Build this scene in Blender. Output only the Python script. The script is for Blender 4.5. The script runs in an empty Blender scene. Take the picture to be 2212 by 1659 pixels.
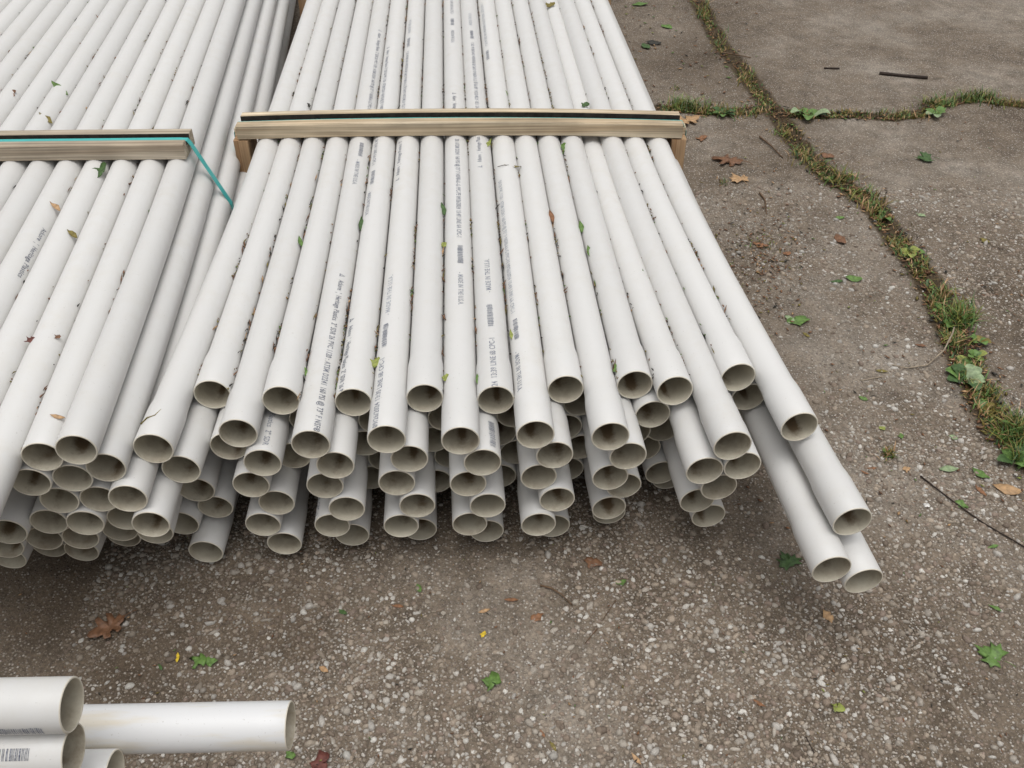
import bpy, math, random
import numpy as np
from mathutils import Vector

# ------------------------------------------------------------------ camera, sky, sun, exposure
F_PX, W_PX, H_PX = 2000.0, 2212.0, 1659.0          # photograph measured on a 2212 x 1659 sheet
PITCH, CAM_H = math.radians(39.8), 1.43
S = bpy.context.scene
cam = bpy.data.cameras.new('camera'); cam_o = bpy.data.objects.new('camera', cam)
S.collection.objects.link(cam_o); S.camera = cam_o
cam.sensor_width = 36.0; cam.lens = F_PX / W_PX * 36.0
cam.clip_start = 0.02; cam.clip_end = 500
cam_o.location = (0, 0, CAM_H); cam_o.rotation_euler = (math.pi / 2 - PITCH, 0, 0)

SUN_EL, SUN_ROT = math.radians(83), math.radians(186)
world = bpy.data.worlds.new('World'); S.world = world; world.use_nodes = True
wn = world.node_tree; wn.nodes.clear()
sky = wn.nodes.new('ShaderNodeTexSky'); sky.sky_type = 'NISHITA'; sky.sun_disc = False
sky.sun_elevation = SUN_EL; sky.sun_rotation = SUN_ROT
sky.air_density = 1.0; sky.dust_density = 6.0; sky.ozone_density = 1.0
hsv = wn.nodes.new('ShaderNodeHueSaturation'); hsv.inputs['Saturation'].default_value = 0.10   # overcast: grey cloud light
bg = wn.nodes.new('ShaderNodeBackground'); bg.inputs['Strength'].default_value = 0.15
wo = wn.nodes.new('ShaderNodeOutputWorld')
wn.links.new(sky.outputs['Color'], hsv.inputs['Color']); wn.links.new(hsv.outputs['Color'], bg.inputs['Color'])
wn.links.new(bg.outputs[0], wo.inputs['Surface'])
sun = bpy.data.lights.new('sun', 'SUN'); sun.energy = 0.85; sun.angle = math.radians(60); sun.color = (1.0, 0.965, 0.91)
sun_o = bpy.data.objects.new('sun', sun); S.collection.objects.link(sun_o)
sd = Vector((math.sin(SUN_ROT) * math.cos(SUN_EL), math.cos(SUN_ROT) * math.cos(SUN_EL), math.sin(SUN_EL)))
sun_o.rotation_euler = sd.to_track_quat('Z', 'Y').to_euler(); sun_o.location = (0, 0, 6)
S.view_settings.view_transform = 'Standard'; S.view_settings.look = 'None'
S.view_settings.gamma = 1.0; S.view_settings.use_curve_mapping = False; S.view_settings.exposure = -0.12

rng = np.random.default_rng(11); random.seed(11)
COL = S.collection

def P(u, v, z):
    """point of the plane at height z that the photograph shows at (u, v)"""
    x, y = (u - W_PX / 2) / F_PX, -(v - H_PX / 2) / F_PX
    c, s = math.cos(PITCH), math.sin(PITCH)
    d = np.array([x, c + y * s, -s + y * c])
    return np.array([0, 0, CAM_H]) + d * ((z - CAM_H) / d[2])

# ------------------------------------------------------------------ materials
def mat(name, rough=0.6, spec=0.4):
    m = bpy.data.materials.new(name); m.use_nodes = True
    b = m.node_tree.nodes['Principled BSDF']
    b.inputs['Roughness'].default_value = rough; b.inputs['Specular IOR Level'].default_value = spec
    return m, m.node_tree.nodes, m.node_tree.links, b

def nd(ns, t, **kw):
    n = ns.new(t)
    for k, v in kw.items():
        if k in ('operation', 'blend_type', 'data_type', 'attribute_name', 'feature', 'noise_dimensions', 'voronoi_dimensions'): setattr(n, k, v)
        else: n.inputs[k].default_value = v
    return n

def ramp(ns, stops):
    r = ns.new('ShaderNodeValToRGB'); e = r.color_ramp.elements
    while len(e) < len(stops): e.new(0.5)
    for i, (p, c) in enumerate(stops):
        e[i].position = p; e[i].color = (c, c, c, 1) if isinstance(c, (int, float)) else (*c, 1)
    return r

def mixc(ns, ls, fac, a, b, mode='MIX'):
    m = ns.new('ShaderNodeMix'); m.data_type = 'RGBA'; m.blend_type = mode
    for sock, val in ((m.inputs[0], fac), (m.inputs[6], a), (m.inputs[7], b)):
        if hasattr(val, 'is_output') or isinstance(val, bpy.types.NodeSocket): ls.new(val, sock)
        elif isinstance(val, (int, float)): sock.default_value = val
        else: sock.default_value = (*val, 1)
    return m.outputs[2]

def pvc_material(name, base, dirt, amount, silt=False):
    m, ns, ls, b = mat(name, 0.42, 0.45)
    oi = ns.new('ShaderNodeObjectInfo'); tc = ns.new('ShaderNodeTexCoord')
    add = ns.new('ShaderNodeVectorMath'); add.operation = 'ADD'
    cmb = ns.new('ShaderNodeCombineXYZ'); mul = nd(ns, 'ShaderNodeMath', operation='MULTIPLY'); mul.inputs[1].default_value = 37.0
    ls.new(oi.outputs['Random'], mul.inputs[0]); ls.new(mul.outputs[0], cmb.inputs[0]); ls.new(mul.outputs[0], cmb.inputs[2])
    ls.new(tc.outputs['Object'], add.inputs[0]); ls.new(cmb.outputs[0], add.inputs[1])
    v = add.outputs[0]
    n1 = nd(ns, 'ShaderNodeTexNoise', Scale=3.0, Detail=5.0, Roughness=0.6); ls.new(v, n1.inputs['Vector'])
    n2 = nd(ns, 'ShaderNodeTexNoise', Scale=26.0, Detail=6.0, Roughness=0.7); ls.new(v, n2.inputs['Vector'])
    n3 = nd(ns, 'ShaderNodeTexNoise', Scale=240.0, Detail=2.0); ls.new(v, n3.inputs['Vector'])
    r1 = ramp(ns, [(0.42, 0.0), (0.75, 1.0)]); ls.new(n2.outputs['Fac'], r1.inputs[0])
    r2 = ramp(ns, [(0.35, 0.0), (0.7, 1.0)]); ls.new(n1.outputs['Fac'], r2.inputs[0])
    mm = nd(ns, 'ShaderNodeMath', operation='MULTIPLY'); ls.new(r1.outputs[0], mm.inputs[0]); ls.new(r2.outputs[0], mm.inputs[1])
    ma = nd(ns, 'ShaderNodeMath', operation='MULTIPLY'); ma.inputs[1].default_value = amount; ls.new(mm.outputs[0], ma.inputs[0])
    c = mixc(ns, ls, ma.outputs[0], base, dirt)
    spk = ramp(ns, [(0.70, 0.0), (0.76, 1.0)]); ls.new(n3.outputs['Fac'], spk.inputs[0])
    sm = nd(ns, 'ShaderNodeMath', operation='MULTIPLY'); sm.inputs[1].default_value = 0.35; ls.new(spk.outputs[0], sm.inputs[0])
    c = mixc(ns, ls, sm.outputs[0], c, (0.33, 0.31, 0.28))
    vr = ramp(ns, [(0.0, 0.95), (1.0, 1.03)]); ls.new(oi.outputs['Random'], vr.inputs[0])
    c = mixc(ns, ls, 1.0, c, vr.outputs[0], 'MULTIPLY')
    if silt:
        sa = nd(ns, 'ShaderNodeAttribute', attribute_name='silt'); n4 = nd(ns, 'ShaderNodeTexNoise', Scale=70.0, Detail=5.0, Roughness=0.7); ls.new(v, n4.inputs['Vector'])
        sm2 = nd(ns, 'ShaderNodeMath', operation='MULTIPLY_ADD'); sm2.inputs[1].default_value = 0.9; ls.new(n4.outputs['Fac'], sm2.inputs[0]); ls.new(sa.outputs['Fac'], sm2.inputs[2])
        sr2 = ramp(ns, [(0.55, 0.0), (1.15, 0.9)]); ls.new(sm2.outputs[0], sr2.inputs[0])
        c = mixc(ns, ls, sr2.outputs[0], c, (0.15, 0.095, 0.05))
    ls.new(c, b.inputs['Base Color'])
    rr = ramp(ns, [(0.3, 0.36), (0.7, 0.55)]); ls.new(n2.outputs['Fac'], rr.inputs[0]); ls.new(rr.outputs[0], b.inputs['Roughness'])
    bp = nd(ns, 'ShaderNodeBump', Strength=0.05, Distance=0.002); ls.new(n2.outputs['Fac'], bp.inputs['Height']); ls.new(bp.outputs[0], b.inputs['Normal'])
    return m

M_PVC = pvc_material('pvc_white', (0.645, 0.638, 0.622), (0.57, 0.53, 0.45), 0.4)
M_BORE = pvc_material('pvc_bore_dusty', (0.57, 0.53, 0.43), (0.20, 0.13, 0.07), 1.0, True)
M_RIM = pvc_material('pvc_cut_rim', (0.70, 0.66, 0.56), (0.52, 0.44, 0.33), 0.4)

def stained_pvc():
    m, ns, ls, b = mat('pvc_white_stained', 0.4, 0.45)
    tc = ns.new('ShaderNodeTexCoord')
    mp = ns.new('ShaderNodeMapping'); mp.inputs['Scale'].default_value = (5.0, 30.0, 30.0); mp.inputs['Location'].default_value = (0.35, 0.1, 0.4)
    ls.new(tc.outputs['Object'], mp.inputs[0])
    n = nd(ns, 'ShaderNodeTexNoise', Scale=1.0, Detail=4.0, Roughness=0.6); ls.new(mp.outputs[0], n.inputs['Vector'])
    r = ramp(ns, [(0.47, 0.0), (0.62, 0.6)]); ls.new(n.outputs['Fac'], r.inputs[0])
    n2 = nd(ns, 'ShaderNodeTexNoise', Scale=300.0, Detail=2.0); ls.new(tc.outputs['Object'], n2.inputs['Vector'])
    s = ramp(ns, [(0.69, 0.0), (0.75, 0.4)]); ls.new(n2.outputs['Fac'], s.inputs[0])
    c = mixc(ns, ls, r.outputs[0], (0.68, 0.68, 0.68), (0.62, 0.54, 0.39))
    c = mixc(ns, ls, s.outputs[0], c, (0.3, 0.27, 0.23)); ls.new(c, b.inputs['Base Color'])
    return m
M_STAIN = stained_pvc()

def plain(name, color, rough=0.6, var=0.25, scale=60.0, spec=0.3):
    m, ns, ls, b = mat(name, rough, spec)
    tc = ns.new('ShaderNodeTexCoord')
    n = nd(ns, 'ShaderNodeTexNoise', Scale=scale, Detail=4.0); ls.new(tc.outputs['Object'], n.inputs['Vector'])
    r = ramp(ns, [(0.3, 1 - var), (0.7, 1 + var)]); ls.new(n.outputs['Fac'], r.inputs[0])
    ls.new(mixc(ns, ls, 1.0, color, r.outputs[0], 'MULTIPLY'), b.inputs['Base Color'])
    return m

def ink(name, color, wear):
    m, ns, ls, b = mat(name, 0.5, 0.3)
    tc = ns.new('ShaderNodeTexCoord')
    n = nd(ns, 'ShaderNodeTexNoise', Scale=420.0, Detail=3.0); ls.new(tc.outputs['Object'], n.inputs['Vector'])
    r = ramp(ns, [(0.35, 0.0), (0.65, wear)]); ls.new(n.outputs['Fac'], r.inputs[0])
    ls.new(mixc(ns, ls, r.outputs[0], color, (0.62, 0.63, 0.65)), b.inputs['Base Color'])
    return m
M_INK = ink('print_ink_dark', (0.075, 0.085, 0.12), 0.5)
M_INK2 = ink('print_ink_grey', (0.13, 0.145, 0.19), 0.55)
M_INK3 = ink('print_ink_faded', (0.25, 0.27, 0.31), 0.8)

def wood(name, a, c2, axis):
    m, ns, ls, b = mat(name, 0.75, 0.2)
    tc = ns.new('ShaderNodeTexCoord'); mp = ns.new('ShaderNodeMapping')
    sc = [55.0, 55.0, 55.0]; sc[axis] = 1.6; mp.inputs['Scale'].default_value = sc
    ls.new(tc.outputs['Object'], mp.inputs[0])
    n = nd(ns, 'ShaderNodeTexNoise', Scale=1.0, Detail=3.0, Distortion=0.6); ls.new(mp.outputs[0], n.inputs['Vector'])
    sc2 = [220.0, 220.0, 220.0]; sc2[axis] = 3.0
    mp2 = ns.new('ShaderNodeMapping'); mp2.inputs['Scale'].default_value = sc2; ls.new(tc.outputs['Object'], mp2.inputs[0])
    w = nd(ns, 'ShaderNodeTexNoise', Scale=1.0, Detail=2.0); ls.new(mp2.outputs[0], w.inputs['Vector'])
    r = ramp(ns, [(0.32, a), (0.68, c2)]); ls.new(n.outputs['Fac'], r.inputs[0])
    r2 = ramp(ns, [(0.38, 0.72), (0.6, 1.08)]); ls.new(w.outputs['Fac'], r2.inputs[0])
    n3 = nd(ns, 'ShaderNodeTexNoise', Scale=9.0, Detail=5.0); ls.new(tc.outputs['Object'], n3.inputs['Vector'])
    r3 = ramp(ns, [(0.3, 0.78), (0.65, 1.05)]); ls.new(n3.outputs['Fac'], r3.inputs[0])
    c = mixc(ns, ls, 1.0, r.outputs[0], r2.outputs[0], 'MULTIPLY'); c = mixc(ns, ls, 1.0, c, r3.outputs[0], 'MULTIPLY')
    ls.new(c, b.inputs['Base Color'])
    bp = nd(ns, 'ShaderNodeBump', Strength=0.5, Distance=0.001); ls.new(w.outputs['Fac'], bp.inputs['Height']); ls.new(bp.outputs[0], b.inputs['Normal'])
    return m
M_WOODX = wood('weathered_pine', (0.44, 0.33, 0.21), (0.66, 0.56, 0.41), 0)
M_WOODX2 = wood('weathered_grey_pine', (0.34, 0.27, 0.195), (0.53, 0.46, 0.36), 0)
M_WOODZ = wood('pine_post', (0.34, 0.20, 0.105), (0.50, 0.34, 0.20), 2)
M_STRAP = plain('teal_strapping', (0.055, 0.42, 0.40), 0.35, 0.08, 40.0, 0.5)

def leaf_mat(name, c, rough=0.5):
    m = plain(name, c, rough, 0.35, 130.0, 0.35)
    b = m.node_tree.nodes['Principled BSDF']
    return m
M_LEAF = {
    'green': leaf_mat('leaf_green', (0.105, 0.185, 0.045)),
    'dark': leaf_mat('leaf_dark_green', (0.055, 0.105, 0.032)),
    'pale': leaf_mat('leaf_pale_green', (0.24, 0.31, 0.17)),
    'lime': leaf_mat('leaf_lime', (0.24, 0.27, 0.065)),
    'olive': leaf_mat('leaf_olive', (0.175, 0.14, 0.035)),
    'yellow': leaf_mat('leaf_yellow', (0.62, 0.44, 0.04)),
    'brown': leaf_mat('leaf_brown', (0.17, 0.085, 0.045)),
    'tan': leaf_mat('leaf_tan', (0.40, 0.25, 0.13)),
    'rust': leaf_mat('leaf_rust', (0.22, 0.105, 0.05)),
    'maroon': leaf_mat('leaf_maroon', (0.13, 0.045, 0.035)),
    'black': leaf_mat('leaf_black', (0.03, 0.028, 0.022)),
    'white': leaf_mat('feather_white', (0.6, 0.58, 0.55)),
}
M_TWIG = plain('twig_bark', (0.12, 0.075, 0.045), 0.8, 0.4, 80.0)
M_TWIGD = plain('twig_dark', (0.035, 0.025, 0.02), 0.8, 0.4, 80.0)
M_TWIGL = plain('twig_pale', (0.33, 0.27, 0.20), 0.8, 0.3, 80.0)

# ------------------------------------------------------------------ object helpers
def mesh_obj(name, verts, faces, mats, parent=None, smooth=False, midx=None, loc=None):
    me = bpy.data.meshes.new(name)
    me.from_pydata([tuple(v) for v in verts], [], [tuple(f) for f in faces])
    for m in (mats if isinstance(mats, (list, tuple)) else [mats]): me.materials.append(m)
    if midx is not None: me.polygons.foreach_set('material_index', np.asarray(midx, dtype=np.int32))
    if smooth: me.polygons.foreach_set('use_smooth', np.ones(len(me.polygons), dtype=bool))
    me.update()
    o = bpy.data.objects.new(name, me); COL.objects.link(o)
    if parent is not None: o.parent = parent
    if loc is not None: o.location = loc
    return o

def big_mesh(name, V, Fc, mats, midx=None, smooth=True, parent=None, attrs=None, n=3):
    """many equal-sided faces through foreach_set"""
    me = bpy.data.meshes.new(name); V = np.asarray(V, dtype=np.float32); Fc = np.asarray(Fc, dtype=np.int32)
    me.vertices.add(len(V)); me.vertices.foreach_set('co', V.ravel())
    me.loops.add(Fc.size); me.loops.foreach_set('vertex_index', Fc.ravel())
    me.polygons.add(len(Fc)); me.polygons.foreach_set('loop_start', np.arange(0, Fc.size, n, dtype=np.int32))
    me.polygons.foreach_set('loop_total', np.full(len(Fc), n, dtype=np.int32))
    for m in (mats if isinstance(mats, (list, tuple)) else [mats]): me.materials.append(m)
    if midx is not None: me.polygons.foreach_set('material_index', np.asarray(midx, dtype=np.int32))
    if smooth: me.polygons.foreach_set('use_smooth', np.ones(len(Fc), dtype=bool))
    for k, (typ, arr) in (attrs or {}).items():
        a = me.attributes.new(k, typ, 'POINT')
        a.data.foreach_set('color' if typ == 'FLOAT_COLOR' else 'value', np.asarray(arr, dtype=np.float32).ravel())
    me.update(calc_edges=True); me.validate()
    o = bpy.data.objects.new(name, me); COL.objects.link(o)
    if parent is not None: o.parent = parent
    return o

def tag(o, label=None, cat=None, group=None, kind=None):
    if label: o['label'] = label
    if cat: o['category'] = cat
    if group: o['group'] = group
    if kind: o['kind'] = kind
    return o

ORD = ['first', 'second', 'third', 'fourth', 'fifth', 'sixth', 'seventh', 'eighth', 'ninth', 'tenth', 'eleventh', 'twelfth', 'thirteenth',
       'fourteenth', 'fifteenth', 'sixteenth', 'seventeenth', 'eighteenth', 'nineteenth', 'twentieth']

# ------------------------------------------------------------------ ground: exposed-aggregate paving with planted cracks
CRACK_A = [(1440, -150), (1478, -60), (1505, 0), (1528, 45), (1556, 98), (1600, 150), (1640, 205), (1690, 268), (1735, 335), (1790, 385), (1850, 420), (1893, 455),
           (1930, 515), (1968, 560), (2008, 618), (2042, 690), (2072, 745), (2090, 800), (2120, 870), (2160, 925), (2205, 975), (2290, 1060)]
CRACK_B = [(1290, 228), (1420, 237), (1530, 244), (1600, 243), (1660, 240), (1725, 252), (1800, 252), (1850, 252), (1930, 257), (1990, 248), (2030, 226), (2110, 214),
           (2212, 228), (2330, 235)]
CRACK_C = [(1960, 1365), (2010, 1345), (2060, 1322), (2110, 1290), (2170, 1275)]
CRACK_D = [(1740, 1585), (1790, 1560), (1815, 1500), (1800, 1450)]
def poly(pts): return np.array([P(u, v, 0)[:2] for u, v in pts])
CR = [(poly(CRACK_A), 0.014, 0.016), (poly(CRACK_B), 0.011, 0.012), (poly(CRACK_C), 0.004, 0.003)]

def dist_poly(X, Y, pl):
    d = np.full(X.shape, 1e9)
    for (x0, y0), (x1, y1) in zip(pl[:-1], pl[1:]):
        dx, dy = x1 - x0, y1 - y0; L2 = dx * dx + dy * dy
        t = np.clip(((X - x0) * dx + (Y - y0) * dy) / L2, 0, 1)
        d = np.minimum(d, np.hypot(X - x0 - t * dx, Y - y0 - t * dy))
    return d

def undul(X, Y):
    return 0.0025 * np.sin(2.1 * X + 0.7 * Y + 1.0) * np.sin(1.7 * Y - 0.6 * X) + 0.0012 * np.sin(7.3 * X - 4.1 * Y) + 0.0008 * np.sin(11 * Y + 5 * X + 2)
def ground_z(X, Y):
    X = np.asarray(X, float); Y = np.asarray(Y, float)
    z = undul(X, Y); wob = 1 + 0.35 * np.sin(31 * X + 17 * Y) + 0.25 * np.sin(67 * Y - 40 * X)
    for pl, w, dep in CR:
        d = dist_poly(X, Y, pl)
        z = z - dep * np.exp(-(d / (w * wob)) ** 2) + 0.004 * np.exp(-((d - 2.6 * w) / (1.4 * w)) ** 2) * (dep > 0.006)
    return z

def ground_material():
    m, ns, ls, b = mat('aggregate_paving', 0.85, 0.25)
    geo = ns.new('ShaderNodeNewGeometry'); pos = geo.outputs['Position']
    at = nd(ns, 'ShaderNodeAttribute', attribute_name='crack'); st = nd(ns, 'ShaderNodeAttribute', attribute_name='stain')
    n1 = nd(ns, 'ShaderNodeTexNoise', Scale=1.7, Detail=6.0, Roughness=0.62); ls.new(pos, n1.inputs['Vector'])
    n2 = nd(ns, 'ShaderNodeTexNoise', Scale=14.0, Detail=7.0, Roughness=0.7); ls.new(pos, n2.inputs['Vector'])
    n3 = nd(ns, 'ShaderNodeTexNoise', Scale=160.0, Detail=4.0, Roughness=0.7); ls.new(pos, n3.inputs['Vector'])
    v1 = nd(ns, 'ShaderNodeTexVoronoi', Scale=170.0); ls.new(pos, v1.inputs['Vector'])
    v2 = nd(ns, 'ShaderNodeTexVoronoi', Scale=330.0); ls.new(pos, v2.inputs['Vector'])
    base = ramp(ns, [(0.32, (0.105, 0.079, 0.055)), (0.50, (0.172, 0.137, 0.103)), (0.66, (0.275, 0.238, 0.196))]); ls.new(n1.outputs['Fac'], base.inputs[0])
    r2 = ramp(ns, [(0.28, 0.55), (0.72, 1.35)]); ls.new(n2.outputs['Fac'], r2.inputs[0])
    c = mixc(ns, ls, 1.0, base.outputs[0], r2.outputs[0], 'MULTIPLY')
    r3 = ramp(ns, [(0.3, 0.55), (0.7, 1.4)]); ls.new(n3.outputs['Fac'], r3.inputs[0])
    c = mixc(ns, ls, 1.0, c, r3.outputs[0], 'MULTIPLY')
    # small stones set in the cement: a colour of their own inside each cell
    cell = ramp(ns, [(0.25, 1.0), (0.45, 0.0)]); ls.new(v1.outputs['Distance'], cell.inputs[0])
    pick = ns.new('ShaderNodeSeparateColor'); ls.new(v1.outputs['Color'], pick.inputs[0])
    gate = ramp(ns, [(0.38, 0.0), (0.46, 1.0)]); ls.new(pick.outputs[0], gate.inputs[0])
    stone = ramp(ns, [(0.0, (0.13, 0.10, 0.08)), (0.5, (0.34, 0.30, 0.26)), (1.0, (0.52, 0.48, 0.43))]); ls.new(pick.outputs[1], stone.inputs[0])
    f = nd(ns, 'ShaderNodeMath', operation='MULTIPLY'); ls.new(cell.outputs[0], f.inputs[0]); ls.new(gate.outputs[0], f.inputs[1])
    c = mixc(ns, ls, f.outputs[0], c, stone.outputs[0])
    c2 = ramp(ns, [(0.2, 1.0), (0.42, 0.0)]); ls.new(v2.outputs['Distance'], c2.inputs[0])
    p2 = ns.new('ShaderNodeSeparateColor'); ls.new(v2.outputs['Color'], p2.inputs[0])
    g2 = ramp(ns, [(0.6, 0.0), (0.66, 0.8)]); ls.new(p2.outputs[0], g2.inputs[0])
    f2 = nd(ns, 'ShaderNodeMath', operation='MULTIPLY'); ls.new(c2.outputs[0], f2.inputs[0]); ls.new(g2.outputs[0], f2.inputs[1])
    c = mixc(ns, ls, f2.outputs[0], c, (0.33, 0.29, 0.24))
    # damp, dirty patches
    sn = nd(ns, 'ShaderNodeMath', operation='MULTIPLY_ADD'); sn.inputs[1].default_value = 0.9; ls.new(n2.outputs['Fac'], sn.inputs[0])
    sub = nd(ns, 'ShaderNodeMath', operation='ADD'); sub.inputs[1].default_value = -0.75
    ls.new(st.outputs['Fac'], sn.inputs[2]); ls.new(sn.outputs[0], sub.inputs[0])
    sr = ramp(ns, [(0.0, 0.0), (0.5, 0.55)]); ls.new(sub.outputs[0], sr.inputs[0])
    c = mixc(ns, ls, sr.outputs[0], c, mixc(ns, ls, 1.0, c, (0.52, 0.47, 0.42), 'MULTIPLY'))
    # soil in the cracks
    cs = nd(ns, 'ShaderNodeMath', operation='MULTIPLY_ADD'); cs.inputs[1].default_value = 1.1; ls.new(n2.outputs['Fac'], cs.inputs[0]); ls.new(at.outputs['Fac'], cs.inputs[2])
    cr = ramp(ns, [(0.72, 0.0), (1.15, 0.95)]); ls.new(cs.outputs[0], cr.inputs[0])
    soil = ramp(ns, [(0.35, (0.035, 0.024, 0.014)), (0.7, (0.10, 0.07, 0.035))]); ls.new(n3.outputs['Fac'], soil.inputs[0])
    c = mixc(ns, ls, cr.outputs[0], c, soil.outputs[0])
    ls.new(c, b.inputs['Base Color'])
    h = nd(ns, 'ShaderNodeMath', operation='MULTIPLY_ADD'); h.inputs[1].default_value = 0.8; ls.new(f.outputs[0], h.inputs[0]); ls.new(n3.outputs['Fac'], h.inputs[2])
    h2 = nd(ns, 'ShaderNodeMath', operation='MULTIPLY_ADD'); h2.inputs[1].default_value = 0.4; ls.new(f2.outputs[0], h2.inputs[0]); ls.new(h.outputs[0], h2.inputs[2])
    bp = nd(ns, 'ShaderNodeBump', Strength=0.9, Distance=0.0025); ls.new(h2.outputs[0], bp.inputs['Height']); ls.new(bp.outputs[0], b.inputs['Normal'])
    return m

def stain_value(X, Y):
    s = np.zeros(X.shape)
    for (u, v, r, a) in ((330, 1370, 0.16, 1.0), (560, 1300, 0.16, 0.9), (160, 1290, 0.2, 0.9), (640, 1380, 0.09, 0.9), (420, 1500, 0.12, 0.6), (2080, 1400, 0.12, 0.5),
                         (1900, 1400, 0.1, 0.4), (1560, 560, 0.3, 0.6), (1700, 700, 0.3, 0.6), (1750, 480, .25, .5), (1480, 120, 0.5, 0.6), (1720, 260, 0.2, 0.8), (1900, 60, 0.4, 0.4)):
        c = P(u, v, 0); s = np.maximum(s, a * np.exp(-((X - c[0]) ** 2 + (Y - c[1]) ** 2) / (r * r)))
    return s

def axis(lo, hi, step, far):
    core = np.arange(lo, hi + 1e-9, step); out = [core]
    k = step; a = []; x = hi
    while x < far: k *= 1.35; x += k; a.append(x)
    b_ = []; x = lo; k = step
    while x > -far: k *= 1.35; x -= k; b_.append(x)
    return np.concatenate([b_[::-1], core, a])

gx, gy = axis(-1.2, 4.0, 0.018, 80), axis(0.2, 6.6, 0.018, 80)
GX, GY = np.meshgrid(gx, gy)
GZ = ground_z(GX, GY)
nx, ny = len(gx), len(gy)
i0 = (np.arange(ny - 1)[:, None] * nx + np.arange(nx - 1)[None, :]).ravel()
crk = np.zeros(GX.shape)
for pl, w, dep in CR: crk = np.maximum(crk, (1.0 if dep > .006 else 0.25) * np.exp(-(dist_poly(GX, GY, pl) / (2.7 * w)) ** 2))
ground = big_mesh('ground', np.stack([GX.ravel(), GY.ravel(), GZ.ravel()], 1), np.stack([i0, i0 + 1, i0 + nx + 1, i0 + nx], 1), ground_material(), n=4,
                  attrs={'crack': ('FLOAT', crk.ravel()), 'stain': ('FLOAT', stain_value(GX, GY).ravel())})
tag(ground, 'weathered exposed aggregate paving with mossy cracks', kind='structure')

def pebble_material():
    m, ns, ls, b = mat('pebble', 0.75, 0.3)
    a = nd(ns, 'ShaderNodeAttribute', attribute_name='tone'); geo = ns.new('ShaderNodeNewGeometry')
    n = nd(ns, 'ShaderNodeTexNoise', Scale=400.0, Detail=3.0); ls.new(geo.outputs['Position'], n.inputs['Vector'])
    r = ramp(ns, [(0.3, 0.75), (0.7, 1.15)]); ls.new(n.outputs['Fac'], r.inputs[0])
    ls.new(mixc(ns, ls, 1.0, a.outputs['Color'], r.outputs[0], 'MULTIPLY'), b.inputs['Base Color'])
    return m

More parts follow.
